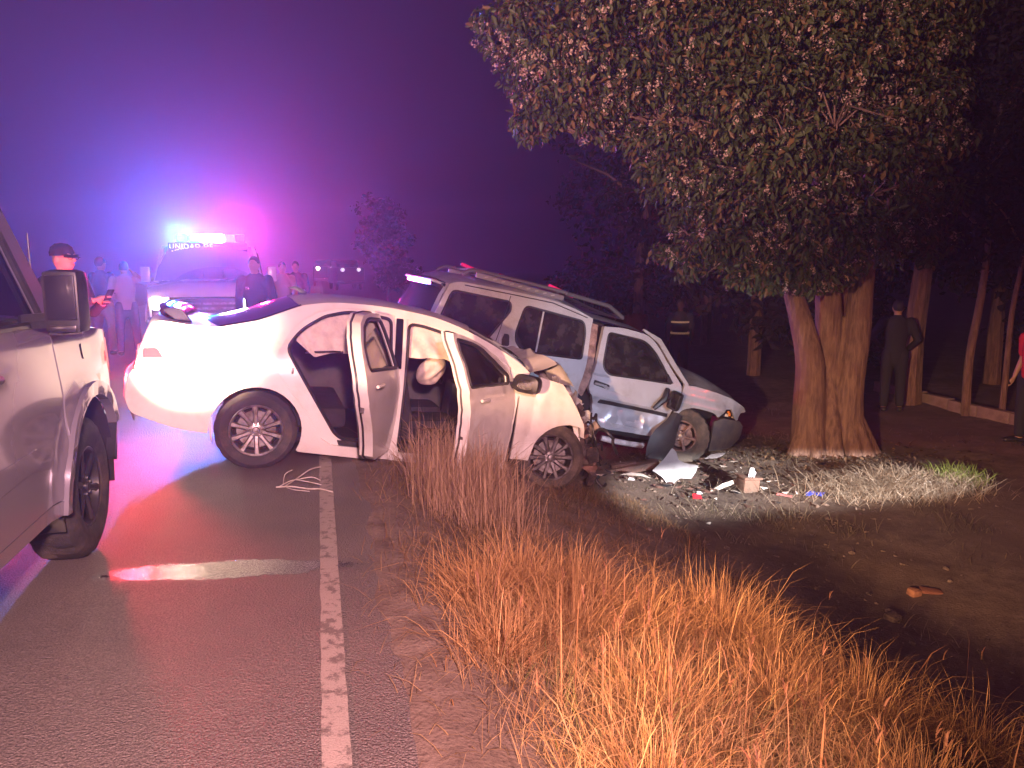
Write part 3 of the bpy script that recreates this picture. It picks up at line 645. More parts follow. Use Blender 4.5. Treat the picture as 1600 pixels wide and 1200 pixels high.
    def Sd(x, z): return S(x, z) - .02 * max(0, mnz(x, z, 3, 3.)) - .012 * abs(mnz(x, z, 8, 7.))
    fdo = [(1.15, .262), (2.06, .262), (2.13, .45), (2.14, .9), (2.10, 1.05)] + cr([(2.06, 1.09), (1.90, 1.18), (1.66, 1.277), (1.45, 1.328), (1.24, 1.362), (1.10, 1.368)], 3) + [(1.10, .96), (1.135, .6)]
    fwin = rc([(1.145, .985, .03), (1.98, .985, .03), (2.0, 1.05, .02), (1.64, 1.238, .1), (1.449, 1.295, .1), (1.15, 1.325, .03)])
    fd = door('front_door', fdo, fwin, 2.12, 52, Sd, rc([(1.2, .32), (2.03, .32), (2.08, .95), (1.17, .95)], .05), (1.145, .62), -.01)
    fd['label'] = 'scuffed front door, scratched across its lower half'
    MB().tube([(1.22, -.905, .89), (1.30, -.915, .895), (1.38, -.905, .89)], .014, 6).build('handle', WHITE, fd)
    mh = MB(); mrow = []
    for k, q in ((-.085, .55), (-.07, .9), (-.02, 1.0), (.05, .92), (.09, .6), (.10, .05)):
        mrow.append([(2.02 + k * 1.0, -.985 + .125 * q * math.copysign(abs(math.cos(a)) ** .6, math.cos(a)), 1.01 + .082 * q * math.copysign(abs(math.sin(a)) ** .6, math.sin(a))) for a in np.linspace(0, 2 * math.pi, 20, endpoint=False)])
    mh.grid(mrow, closed=True); mh.tube([(2.04, -.82, .97), (2.04, -.90, .985)], .035, 6); mir = mh.build('wing_mirror', BLACKP, fd)
    mh2 = MB(); mh2.add(mrow[0], [tuple(range(20))]); mh2.build('mirror_glass', TINT, mir)
    # crumpled front: wing, bonnet, torn strip, engine
    def Sc(x, z):
        k = min(1, max(0, (x - 2.12) / .2)); q = S(x, z)
        q += k * (.02 * mnz(x, z, 1, 3.5) + .055 * (.35 - abs(mnz(x, z, 6, 2.6, 1))) * min(1, (x - 2.1) * 2.2) - .05 * max(0, .12 - abs(x - 2.45 - .55 * (z - .8))) - .04 * max(0, .10 - abs(x - 2.62 + .35 * (z - .8))))
        q -= .10 * max(0, x - 2.62) ** 1.2 + .02 * math.exp(-((x - 2.30 - .1 * (z - .7)) / .035) ** 2)
        return q
    wing = [(2.165, .30), (2.15, .92), (2.19, 1.035), (2.36, 1.05), (2.56, 1.02), (2.66, .90), (2.735, .80), (2.80, .69), (2.83, .56), (2.79, .57)] + cr([(2.77, .655), (2.67, .667), (2.547, .642), (2.435, .572), (2.365, .46), (2.33, .30)], 3)
    wg = MB().panel(wing, Rr(Sc), (), .03, .03).build('front_wing', WHITE, root); wg['label'] = 'buckled front wing, torn behind the wheel'
    MB().panel([(2.16, .25), (2.15, .9), (2.8, .9), (2.9, .25)], Rr(lambda x, z: .45), (), .2, 0).build('wheel_housing', DARKCAV, root)
    MB().panel(wing, Ll(lambda x, z: Sc(x, z) - .05), (), .06, .03, (0, -1, 0)).build('far_wing', WHITE, root)
    rows = []
    for i in range(13):
        s_ = i / 12
        rows.append([])
        for j in range(19):
            v = -1 + 2 * j / 18; x = 2.20 + .52 * s_ + .03 * math.sin(5 * v)
            fold = .19 * (1 - abs(s_ - .62) / .62 if s_ < .62 else 1 - (s_ - .62) / .38 * 1.6) * (1 - .3 * v * v)
            z = 1.05 + fold + .025 * mnz(x, v, 2, 3.) + .03 * abs(math.sin(4 * v + 2 * s_)) * s_
            rows[-1].append((x, v * (.70 - .06 * s_), z))
    MB().grid(rows).build('bonnet', WHITE, root, sharp=24)['label'] = 'folded bonnet, tented up in front of the windscreen'
    tb = MB(); pr = [(2.80, -.72, .66), (2.83, -.76, .56), (2.84, -.78, .47), (2.82, -.80, .41), (2.79, -.81, .375), (2.80, -.80, .345), (2.84, -.79, .345), (2.855, -.79, .375), (2.83, -.79, .39)]
    tb.grid([[(p[0] - .045 + .03 * (i > 3), p[1], p[2]), (p[0], p[1] - .012, p[2]), (p[0] + .045 - .03 * (i > 3), p[1] + .02, p[2])] for i, p in enumerate(map(tuple, cr(pr, 3)))])
    tb.build('torn_bumper_strip', WHITE, root)
    def shard(mb, c, sx, sz, seed, nrm=(0, -1, 0), tw=0., amp=.25, n=6, mi=0):
        nv_ = Vector(nrm).normalized(); a = nv_.cross(Vector((.2, .1, 1))).normalized(); b2 = nv_.cross(a); rows = []
        a, b2 = a * math.cos(tw) + b2 * math.sin(tw), b2 * math.cos(tw) - a * math.sin(tw)
        for i in range(n + 1):
            rows.append([])
            for j in range(n + 1):
                u, v = i / n - .5, j / n - .5; k = mnz(u * 2, v * 2, seed, 1.3); k2 = mnz(u * 2, v * 2, seed + 9, 1.1)
                p = Vector(c) + a * (sx * (u + .14 * k2)) + b2 * (sz * (v + .16 * k)) + nv_ * (amp * .5 * (sx + sz) * mnz(u, v, seed + 4, 2.2)); rows[-1].append(tuple(p))
        return mb.grid(rows, mi)
    sh = MB()
    for c_, sx, sz, sd, nr, tw in (((2.90, -.62, .72), .16, .10, 11, (.2, -.9, .3), .5), ((2.96, -.60, .60), .20, .07, 12, (0, -.9, .5), -.3), ((2.78, -.62, .86), .14, .16, 13, (.4, -.9, .2), .9), ((2.74, -.40, .93), .26, .30, 1, (.5, -.8, .4), .3), ((2.86, -.45, .78), .22, .12, 2, (.2, -.9, .5), .2), ((2.70, -.05, 1.02), .3, .26, 3, (.3, -.6, .7), .1), ((2.92, -.3, .63), .22, .10, 5, (0, -.8, .6), -.2)): shard(sh, c_, sx, sz, sd, nr, tw)
    sh.build('crumpled_sheet', M('torn_white_metal', (.60, .60, .54), .35, .1, .3, col2=(.30, .26, .22), vs=9), root, sharp=24)
    eb = MB(); 
    for i in range(26):
        x = random.uniform(2.30, 3.0); y = random.uniform(-.62, .3); z = random.uniform(.12, .86 - .35 * max(0, x - 2.7))
        eb.box((x, y, z), (random.uniform(.05, .24), random.uniform(.06, .3), random.uniform(.05, .22)), (random.uniform(-.6, .6), random.uniform(-.6, .6), random.uniform(-.6, .6)), .012)
    for i in range(18):
        x = random.uniform(2.78, 3.10); eb.box((x, random.uniform(-.70, -.40), random.uniform(.14, .80 - .8 * max(0, x - 2.85))), (random.uniform(.02, .13), random.uniform(.03, .12), random.uniform(.02, .16)), (random.uniform(-.9, .9), random.uniform(-.9, .9), random.uniform(-.9, .9)), .006)
    eb.build('engine', M('oily_metal', (.10, .085, .08), .45, .4, col2=(.26, .19, .16), vs=14, bump=.3), root)
    hb = MB()
    for sd in range(16):
        p = Vector((2.75 + .3 * random.random(), -.62 + .2 * random.random(), .75 - .25 * random.random())); pts = [p.copy()]
        for k in range(7): p = p + Vector((random.uniform(-.02, .07), random.uniform(-.06, .04), random.uniform(-.10, .03))); pts.append(p.copy())
        hb.tube(cr(pts, 3), random.choice((.006, .010, .016)), 6)
    tag(hb.build('hoses', BLACKP, root), kind='stuff')
    rb2 = MB()
    for k, sd in enumerate((21, 22, 23, 24, 25)): shard(rb2, (2.90 + .05 * k % .2, -.60 + .10 * (k % 3), .62 - .11 * k), .16 + .03 * (k % 2), .20, sd, (.3, -1, .2), .4 * k, .5)
    rb2.build('broken_liner', M('broken_plastic', (.13, .075, .06), .6, col2=(.30, .17, .13), vs=8), root, sharp=24)
    MB().box((2.98, 0, .42), (.07, 1.2, .13), (.05, .2, .08), .02).build('bumper_beam', STEEL, root)
    MB().tube([(3.04, -.62, .44), (3.03, -.64, .38), (3.01, -.66, .33)], [.012, .030, .006], 8, flat=.7).build('indicator_lens', ORANGE, root)
    # wheels
    make_wheel(root, (0, -.765, .315), .322, .205, .212, 10, RUBBER, ALLOY, spin=.15)
    make_wheel(root, (0, .765, .315), .322, .205, .212, 10, RUBBER, ALLOY, side=1)
    make_wheel(root, (2.585, -.725, .33), .315, .205, .212, 10, MUDRUB, SHADERIM, yaw=R(-10), spin=.5, tilt=R(-6))
    make_wheel(root, (2.55, .74, .36), .315, .205, .212, 10, MUDRUB, ALLOY, yaw=R(8), side=1)
    l_ = lamp('tail_glow', root.matrix_basis @ Vector((-1.24, -.25, .55)), 230, (1.0, .035, .06), .05)
    return root
sedan()

# ------------------------------------------------------------------ silver off-roader in the ditch
def suv():
    sv = itp([(-.2, .85), (.2, .86), (.5, .885), (.9, .885), (1.05, .87), (1.2, .82), (1.7, .66), (1.9, .6)])
    def S(x, z):
        q = sv(z)
        if x > 2.9: q -= .25 * (x - 2.9) ** 2
        return q
    def Sdent(x, z):
        q = S(x, z); k = math.exp(-((x - 1.45) / .65) ** 4 - ((z - .50) / .16) ** 4)
        q -= k * (.10 + .10 * abs(mnz(x, z, 2, 3.2, 1)) - .09 * abs(mnz(x, z, 9, 5.5, 1))) + .035 * max(0, mnz(x, z, 5, 2.4)) * (z < .95) * (x > .7)
        q -= .018 * math.exp(-((z - .655) / .016) ** 2) * (1.1 < x < 2.3)
        q -= .012 * math.exp(-((z - (.77 + .03 * math.sin(x * 6))) / .02) ** 2) * (x > 1.05)
        return q
    root = thing('crashed_off_roader', 'silver off-roader with roof rack and bashed side, nose down in the ditch', 'car',
                 pose((-.5479, 9.4461, -.2824), (.8949, .3696, -.2502), (-.3723, .9273, .0383), (.2462, .0588, .9674)))
    top = cr([(-.88, 1.555), (-.75, 1.608), (-.40, 1.635), (-.04, 1.66), (.40, 1.675), (.72, 1.645), (.98, 1.585)], 4)
    qwin = rc([(-.835, 1.50, .06), (-.12, 1.535, .06), (-.10, 1.44, .05), (-.35, 1.055, .06), (-.98, 1.02, .06)])
    rwin = rc([(.07, 1.535, .07), (.86, 1.53, .06), (.895, 1.40, .05), (.88, 1.09, .04), (.12, 1.02, .06), (0, 1.10, .05), (-.01, 1.22, .05)])
    arch_ = arc(0, .42, .45, -20, 200, 16)
    body = [(-1.10, .62), (-1.06, .95), (-1.0, 1.22), (-.93, 1.42)] + top + [(.965, 1.48), (.955, 1.1), (.93, .75), (.97, .62), (1.02, .33), (.44, .30)] + arch_ + [(-.46, .40), (-1.05, .40)]
    MB().panel(body, Rr(Sdent), (qwin, rwin), .07, .04).build('body_side', SILVER, root)
    MB().panel(body[:-1], Ll(S), (qwin, rwin), .1, .03, (0, -1, 0)).build('far_side', SILVER, root)
    MB().panel(qwin, Rr(S, .018), (), .12, 0).build('quarter_window', TINT, root)
    o = MB().panel(rwin, Rr(S, .018), (), .12, 0).build('rear_door_window', TINT, root)
    MB().panel([(.265, 1.045), (.285, 1.045), (.325, 1.53), (.305, 1.53)], Rr(S, .008), (), .1, .01).build('divider', SILVER, o)
    ws = MB(); frame_tube(ws, qwin, Rr(S, .006), .014); frame_tube(ws, rwin, Rr(S, .006), .016); ws.build('window_seal', BLACKP, root)
    MB().panel(qwin, Ll(S, .018), (), .15, 0, (0, -1, 0)).panel(rwin, Ll(S, .018), (), .15, 0, (0, -1, 0)).build('far_windows', TINT, root)
    gs = MB(); gs.tube([Rr(S, .001)(x, z) for x, z in cr([(-.13, 1.60), (-.20, 1.25), (-.26, 1.0), (-.30, .8)], 6)], .006, 4); gs.tube([Rr(S, .001)(x, z) for x, z in ((-.7, 1.585), (0, 1.625), (.42, 1.645), (.9, 1.58))], .007, 4)
    gs.build('shut_line', BLACKP, root)
    o = MB().panel(rc([(-.21, 1.03), (-.20, 1.16), (-.09, 1.175), (-.075, 1.04)], .03), Rr(S, -.004), (), .04, .02).build('rear_door_handle', BLACKP, root)
    MB().tube([Rr(S, -.014)(x, z) for x, z in ((-.195, 1.03), (-.20, 1.10), (-.18, 1.165))], .02, 6).build('handle_bezel', SILVER, o)
    # exposed pillar and gap
    MB().panel([(.93, .70), (1.0, .66), (1.04, .8), (1.06, 1.1), (1.06, 1.53), (.95, 1.535), (.95, 1.1)], Rr(lambda x, z: S(x, z) - .012 + .02 * mnz(x, z, 0, 7.)), (), .04, .03).build('bare_pillar', RUST, root)
    MB().panel([(.96, .35), (1.2, .35), (1.2, 1.56), (.96, 1.56)], Rr(S, .12), (), .1, 0).build('door_gap', DARKCAV, root)
    # front door, sprung a little outward
    def Sfd(x, z): return Sdent(x, z) + .035 * max(0, (1.9 - x)) / .8
    fdo = rc([(1.125, 1.53, .02), (1.42, 1.575, .1), (1.78, 1.565, .12), (1.93, 1.485, .08), (2.14, 1.262, .1), (2.36, 1.05, .05), (2.37, .92, .05), (2.31, .66, .08), (2.16, .345, .05), (1.40, .325, .05), (1.22, .40, .06), (1.20, .62, .05), (1.035, .76, .05), (1.05, .95, .04)])
    fwin = rc([(1.20, 1.475, .05), (1.74, 1.485, .1), (1.91, 1.385, .1), (2.06, 1.22, .05), (2.20, 1.045, .03), (1.84, 1.025, .1), (1.26, .985, .07), (1.16, 1.06, .06)])
    fd = MB().panel(fdo, Rr(Sfd), (fwin,), .03, .06).build('front_door', SILVER2, root, sharp=24); fd['label'] = 'scraped and dented front door, sprung open at its rear edge'
    MB().panel(fwin, Rr(Sfd, .022), (), .1, 0).build('door_glass', TINT, fd)
    sb = MB(); frame_tube(sb, fwin, Rr(Sfd, .006), .015); sb.build('window_seal', BLACKP, fd)
    MB().panel(rc([(1.09, .83), (1.09, .89), (1.31, .865), (1.31, .805)], .02), Rr(Sfd, -.003), (), .04, .01).build('handle_recess', BLACKP, fd)
    MB().tube([Rr(Sfd, -.022)(x, z) for x, z in ((1.10, .85), (1.2, .845), (1.30, .828))], .014, 6).build('handle', SILVER, fd)
    MB().panel(rc([(1.24, .62), (1.24, .672), (2.28, .672), (2.26, .625)], .015), Rr(Sfd, -.006), (), .06, .02).build('side_moulding', BLACKP, fd)
    MB().panel(rc([(2.13, 1.055, .01), (2.22, 1.055, .01), (2.13, 1.16, .01)], .01), Rr(Sfd, -.012), (), .04, .02).build('mirror_base', BLACKP, fd)
    mh = MB()
    mh.box((2.20, -1.03, .86), (.10, .16, .235), (R(12), R(-14), R(25)), .035).tube([(2.14, -.90, .98), (2.10, -.95, .85), (2.0, -.925, .70)], [.03, .045, .025], 8)
    mi = mh.build('wing_mirror', BLACKP, fd); mi['label'] = 'mirror hanging off its mount'
    MB().box((2.155, -1.052, .866), (.012, .125, .195), (R(12), R(-14), R(25)), .005).build('mirror_glass', TINT, mi)
    # pillar, screen, roof
    for lf, tv in ((Rr(S, -.002), 1), (Ll(S, -.002), -1)):
        MB().panel([(1.72, 1.60), (1.95, 1.50), (2.20, 1.245), (2.42, 1.06), (2.46, 1.09), (2.24, 1.30), (1.98, 1.56), (1.72, 1.625)], lf, (), .06, .04, (0, tv, 0)).build('windscreen_pillar', SILVER, root)
    MB().panel(fdo, Ll(S, 0), (fwin,), .12, .03, (0, -1, 0)).build('far_door', SILVER, root); MB().panel(fwin, Ll(S, .02), (), .2, 0, (0, -1, 0)).build('far_door_glass', TINT, root)
    MB().span([(x, z, b_, c_) for x, z, b_, c_ in ((-.90, 1.553, -.10, .04), (-.75, 1.61, -.06, .075), (-.4, 1.637, 0, .085), (-.04, 1.662, 0, .085), (.4, 1.677, 0, .085), (.72, 1.647, .02, .085), (.98, 1.587, .03, .08), (1.37, 1.592, .04, .06), (1.62, 1.59, .07, .05), (1.76, 1.56, .1, .04))], S).build('roof', SILVER, root)
    MB().span([(1.76, 1.555, .1, .035), (2.0, 1.36, .14, .03), (2.2, 1.20, .18, .03), (2.42, 1.075, .22, .03)], lambda x, z: S(x, z) - .04).build('windscreen', TINT, root)
    MB().span([(-.905, 1.54, -.10, .03), (-.95, 1.42, -.10), (-1.0, 1.25, -.10), (-1.03, 1.14, -.10)], lambda x, z: S(x, z) - .05).build('rear_window', TINT, root)
    MB().span([(-1.0, 1.20, -.095), (-1.06, .95, -.09), (-1.10, .62, -.08), (-1.05, .40, -.06)], S).build('tailgate', SILVER, root)
    for sg in (1, -1): MB().grid([[(x, sg * (S(x, z) - .004), z), (x - .02, sg * (S(x, z) - .075), z)] for x, z in ((-.88, 1.56), (-.945, 1.42), (-1.015, 1.20))]).build('rear_pillar', SILVER, root)
    MB().grid([[(-1.055 + .02 * (abs(y) / .55) ** 3, y, z) for y in np.linspace(-.52, .52, 9)] for z in (1.535, 1.495)]).build('added_glint_strip', M('glint_mirror', (.8, .8, .85), .2, 1.0), root)  # mirror strip added to show the light bar's reflection on the glass
    MB().box((-.98, 0, 1.545), (.16, 1.15, .03), (0, R(4), 0), .01).build('rear_spoiler', SILVER, root)
    MB().box((-1.16, 0, .45), (.14, 1.6, .2), bev=.04).build('rear_bumper', BLACKP, root)
    # bonnet and wings
    hood = MB().span([(2.40, 1.085, .05, .20), (2.7, 1.085, .04, .19), (3.0, 1.06, .03, .17), (3.25, 1.025, .03, .13), (3.45, .975, .03, .07), (3.56, .92, .04, .03)], lambda x, z: S(x, z) - .02 - .04 * (x > 3.3), fn=lambda p: (p[0], p[1], p[2] + .012 * mnz(p[0], p[1], 0, 3.)))
    hood.build('bonnet', M('shaded_bonnet', (.30, .29, .28), .5, .3, .2, col2=(.18, .16, .145), vs=4), root)  # bonnet colour darkened to brown-grey for the shadow lying on it
    MB().box((2.42, 0, 1.14), (.14, 1.3, .03), (0, .2, 0), .01).tube([(2.44, -.5, 1.17), (2.30, -.2, 1.27), (2.2, .05, 1.34)], .009, 5).tube([(2.44, .1, 1.19), (2.30, .35, 1.27), (2.2, .55, 1.32)], .009, 5).build('wiper', BLACKP, root)
    def Sw(x, z):
        q = S(x, z) + .045 * math.exp(-((z - .86) / .06) ** 2) * (1 if x < 3.1 else max(0, 1 - (x - 3.1) / .25))
        q -= .05 * max(0, x - 3.05) + (.03 * mnz(x, z, 4, 5.) if x > 3.05 else .006 * mnz(x, z, 4, 5.)); return q
    archf = cr([(2.40, .70), (2.47, .77), (2.60, .815), (2.80, .815), (2.95, .80), (3.02, .76)], 4)
    wing = [(2.34, .66), (2.375, .92), (2.40, 1.075), (2.6, 1.085), (2.9, 1.07), (3.14, 1.045), (3.30, 1.01), (3.50, .955), (3.56, .90), (3.46, .87), (3.40, .76), (3.31, .80), (3.22, .90), (3.10, .885), (3.06, .80)] + archf[::-1]
    MB().panel(wing, Rr(Sw), (), .035, .03).build('front_wing', SILVER, root, sharp=30)['label'] = 'creased front wing with its headlamp torn out'
    MB().panel([(2.34, .66), (2.375, .92), (2.40, 1.075), (2.9, 1.07), (3.50, .955), (3.56, .80), (3.06, .80)] + archf[::-1], Ll(S), (), .1, .03, (0, -1, 0)).build('far_wing', SILVER, root)
    MB().box((3.30, -.45, .86), (.34, .5, .20), (0, .1, .1), .02).build('lamp_cavity', DARKCAV, root)
    hl = MB()
    for i in range(7): hl.box((3.30 + .03 * i, -.70 + .02 * (i % 3), .80 + .03 * ((i * 5) % 4)), (.06, .02, .04), (.4 * i, .7 * i, .3 * i), .006)
    hl.build('broken_headlamp', M('lamp_shard', (.7, .62, .52), .15, coat=.5), root)
    MB().tube([(3.27, -.74, .86), (3.30, -.755, .83), (3.30, -.76, .80)], .016, 6).build('indicator_lens', ORANGE, root)
    MB().box((2.75, -.35, .72), (.8, .5, .3)).build('wheel_housing', DARKCAV, root)
    bo = rc([(2.97, .70, .02), (3.10, .765, .04), (3.46, .765, .04), (3.57, .70, .05), (3.58, .55, .05), (3.42, .40, .06), (3.02, .30, .03)], .03)
    def Sb(x, z): return S(x, z) + .02 - .10 * max(0, x - 3.2)
    fb = MB().panel(bo, Rr(Sb), (), .05, .03).span([(3.46, .765, .06), (3.57, .70, .08), (3.58, .55, .08), (3.42, .40, .06)], Sb)
    fb.build('front_bumper', M('grey_bumper', (.06, .062, .075), .6, col2=(.11, .10, .09), vs=7), root)
    MB().box((3.50, 0, .86), (.05, 1.0, .16), (0, .15, 0), .02).build('grille', BLACKP, root)
    MB().box((1.05, 0, .36), (4.1, 1.35, .2)).box((1.2, 0, .8), (3.6, 1.1, .5)).build('chassis', DARKCAV, root)
    ro = [(1.04, .325), (1.42, .315), (2.10, .34), (2.16, .37), (2.10, .41), (1.35, .40), (1.1, .40)]
    MB().panel(ro, Rr(lambda x, z: S(x, z) - .06 + .035 * mnz(x, z, 0, 4.)), (), .03, .05).build('crushed_sill', SILVER, root, sharp=25)
    MB().tube([(1.45, -.80, .20), (1.6, -.84, .195), (2.02, -.86, .205), (2.06, -.80, .215)], .036, 10).build('side_step', M('step_paint', (.62, .6, .62), .4, col2=(.4, .36, .34), vs=9), root)
    rows = []
    for i, (x0, x1, z, y) in enumerate(((2.30, 2.46, .70, -.90), (2.22, 2.44, .58, -.93), (2.10, 2.42, .46, -.95), (2.03, 2.42, .35, -.96), (2.03, 2.43, .22, -.96), (2.06, 2.44, .08, -.94))):
        rows.append([(x0 + (x1 - x0) * k / 6, y - .05 * math.sin(math.pi * k / 6) + .02 * mnz(i, k, 0, .9), z + .015 * math.sin(k + i)) for k in range(7)])
    MB().grid(rows).build('mudflap', M('flap_plastic', (.018, .018, .024), .55, col2=(.04, .036, .036), vs=5), root)
    # roof rack
    zt = lambda x: 1.765 + .006 * x
    rk = MB()
    for y in (-.52, .52): rk.tube(cr([(-.70, y, 1.70), (-.62, y, 1.765), (-.5, y, 1.785), (0, y, 1.80), (.50, y, 1.81), (.72, y, 1.80)], 5), .022, 8)
    for x in (-.45, .05, .52): rk.tube([(x, -.52, 1.79), (x, 0, 1.80), (x, .52, 1.79)], .016, 6)
    rack = rk.build('roof_rack', M('rack_metal', (.34, .33, .34), .3, .75), root)
    RG = M('rack_grey', (.20, .19, .2), .45, .3)
    for y in (-.535, .535): MB().box((0.03, y, 1.735), (1.15, .018, .06), bev=.006).build('rack_side', RG, rack)
    for x in np.linspace(-.42, .45, 9): MB().box((x, -.546, 1.737), (.045, .006, .016), (0, R(-18), 0)).build('rack_slot', M('slot_pale', (.34, .33, .34), .4) if 'slot_pale' not in MATS else MATS['slot_pale'], rack)
    for x, y in ((.48, -.50), (-.45, .1), (.1, .2), (.95, .1)): MB().box((x, y, 1.825), (.20, .035, .045), (0, R(8), R(4)), .015).build('rack_glint', M('rack_glint_glow', (.75, .02, .12), .15, coat=.8, emit=(1, .02, .25), es=.25) if 'rack_glint_glow' not in MATS else MATS['rack_glint_glow'], rack)  # glowing pieces painted in for police light reflected off the rack
    dm_ = MB(); zf = itp([(.6, 1.80), (1.25, 1.80), (1.48, 1.70)])
    for y in (-.56, .56): dm_.tube([(.62, y, 1.80), (1.22, y, 1.79), (1.45, y, 1.695)], .026, 8)
    dm_.tube([(.62, -.56, 1.80), (.62, .56, 1.80)], .02, 8); dm_.tube([(1.45, -.56, 1.695), (1.47, 0, 1.70), (1.45, .56, 1.695)], .024, 8)
    dm_.build('rack_basket', M('rack_dark', (.13, .125, .13), .4, .5), rack)
    pl = MB(); pl.grid([[(x, y, z) for y in (-.53, .53)] for x, z in ((.64, 1.775), (1.0, 1.72), (1.40, 1.675))]); pl.build('rack_deflector', M('deflector', (.17, .165, .17), .5, .3), rack)
    for i, x in enumerate((.86, .99, 1.12, 1.25)): MB().box((x, -.30, 1.745 - .04 * i * .4 + .005), (.022, .30, .02), (0, R(15), R(28)), .004).build('deflector_slot', BLACKP, rack)
    # wheels
    for x, y, yw, sd in ((0, -.76, 0, -1), (0, .76, 0, 1), (2.62, .76, R(-30), 1)): make_wheel(root, (x, y, .375), .375, .265, .205, 6, MUDRUB, STEEL, yaw=yw, side=sd, lugs=72)
    make_wheel(root, (2.64, -.74, .42), .37, .265, .205, 6, MUDRUB, RUST, yaw=R(-38), lugs=72)
    return root
suv()

# ------------------------------------------------------------------ two crew-cab pickups
def pickup(root, paint, glass, police):
    sv = itp([(.2, .90), (.45, .93), (.7, .95), (1.0, .95), (1.25, .94), (1.35, .92), (1.95, .80)])
    def S(x, z):
        q = sv(z)
        if x > 3.55: q -= .30 * (x - 3.55) ** 2
        r = math.hypot(x - 3.28, z - .42)
        return q + .035 * math.exp(-((r - .53) / .06) ** 2) * (z > .35)
    fr_arch = arc(3.28, .42, .49, 34, 180, 18); rr_arch = arc(0, .42, .49, 0, 180, 18)
    fen = [(2.86, .40), (2.835, .75), (2.885, .95), (2.83, 1.20), (2.80, 1.325), (3.3, 1.29), (3.9, 1.22), (4.02, 1.14), (4.08, .98), (4.10, .78), (3.80, .725)] + fr_arch
    fd = rc([(1.74, .48, .03), (2.84, .48, .04), (2.815, .75, .05), (2.865, .95, .08), (2.81, 1.20, .05), (2.80, 1.335, .01), (2.865, 1.345, .02), (2.61, 1.86, .12), (2.5, 1.905, .1), (1.74, 1.905, .04)], .02)
    fw = rc([(1.83, 1.36, .04), (2.78, 1.345, .05), (2.56, 1.80, .08), (2.47, 1.85, .06), (1.82, 1.85, .04)])
    rd = rc([(.78, .48), (1.72, .48), (1.72, 1.905), (.86, 1.905, .08), (.76, 1.5, .2), (.78, 1.0, .1)], .03); rw = rc([(.92, 1.36), (1.64, 1.36), (1.64, 1.85), (.98, 1.85)], .06)
    bed = [(-1.25, .55), (-1.25, 1.27), (.73, 1.29), (.74, .50), (.49, .42)] + rr_arch + [(-.49, .55)]
    for sd in (-1, 1):
        L = Rr if sd < 0 else Ll; tv = (0, -sd, 0)
        MB().panel(fen, L(S), (), .06, .03, tv).build('front_wing', paint, root)
        d = MB().panel(fd, L(S), (fw,), .06, .03, tv).build('front_door', paint, root)
        MB().panel(fw, L(S, .025), (), .12, 0, tv).build('door_glass', glass, d)
        sb = MB(); frame_tube(sb, fw, L(S, .004), .017, 6); sb.build('window_seal', BLACKP, d)
        MB().tube([L(S, -.03)(x, z) for x, z in ((1.82, 1.17), (1.95, 1.175), (2.06, 1.17))], .018, 6).build('handle', paint, d)
        cb = MB(); cb.panel(rc([(1.80, .70), (2.45, .715), (2.57, .755), (2.46, .80), (1.80, .81)], .03), L(S, -.004), (), .06, .012, tv); cb.build('side_moulding', paint, d)
        # mirror
        y = sd * 1.085
        mm = MB().box((2.58, y, 1.455), (.14, .165, .29), (0, 0, sd * R(6)), .04).tube([(2.62, sd * .88, 1.36), (2.61, sd * 1.0, 1.37)], .04, 6).build('wing_mirror', BLACKP if not police else paint, d)
        MB().box((2.50, y, 1.475), (.012, .125, .20), (0, 0, sd * R(6)), .005).box((2.499, y, 1.335), (.012, .11, .03), bev=.004).build('mirror_glass', M('mirror_dark', (.012, .010, .016), .3, coat=.3) if 'mirror_dark' not in MATS else MATS['mirror_dark'], mm)
        MB().tube([(2.53, sd * 1.02, 1.318), (2.515, sd * 1.085, 1.314), (2.53, sd * 1.155, 1.319)], .010, 6).build('mirror_rim', CHROME, mm)
        d2 = MB().panel(rd, L(S), (rw,), .09, .03, tv).build('rear_door', paint, root)
        MB().panel(rw, L(S, .025), (), .15, 0, tv).build('door_glass', glass, d2)
        sb = MB(); frame_tube(sb, rw, L(S, .004), .017, 6); sb.build('window_seal', BLACKP, d2)
        MB().panel(bed, L(S), (), .1, .04, tv).build('bed_side', paint, root)
        MB().panel([(.74, .42), (2.86, .40), (2.86, .475), (.74, .475)], L(S, .0), (), .12, .06, tv).build('rocker_panel', paint, root)
        # pillar + flare + vent
        MB().panel([(2.88, 1.34), (2.63, 1.865), (2.52, 1.925), (2.56, 1.965), (2.71, 1.90), (3.04, 1.33)], L(S, .01), (), .08, .05, tv).build('windscreen_pillar', paint, root)
        fl = [(3.28 + r * math.cos(R(a)), .42 + r * math.sin(R(a))) for r, a in [(.565, a) for a in np.linspace(31, 182, 24)] + [(.488, a) for a in np.linspace(182, 31, 24)]]
        MB().panel(fl, L(S, -.022), (), .05, .05, tv).build('wheel_flare', paint, root)
        MB().panel(rc([(3.24, 1.20), (3.42, 1.185), (3.40, 1.10), (3.26, 1.115)], .02), L(S, -.005), (), .05, .01, tv).build('wing_badge', GLOSSBLK, root)
        o = MB().panel(rc([(3.82, 1.19), (4.03, 1.12), (4.085, .98), (4.0, .93), (3.86, 1.0)], .03), L(S, -.006), (), .05, .02, tv).build('side_lamp', PINKLENS, root)
        for cx in (3.28, 0): MB().grid([[(cx + .50 * math.cos(R(a)), sd * yy, .42 + .50 * math.sin(R(a))) for yy in (.93, .75, .45)] for a in np.linspace(-15, 195, 18)]).build('wheel_liner', DARKCAV, root)
        sp = MB(); sp.panel(rc([(3.74, .705), (4.10, .74), (4.13, .50), (3.95, .40), (3.77, .42)], .03), L(S, -.004), (), .06, .05, tv); sp.build('bumper_corner', BLACKP, root)
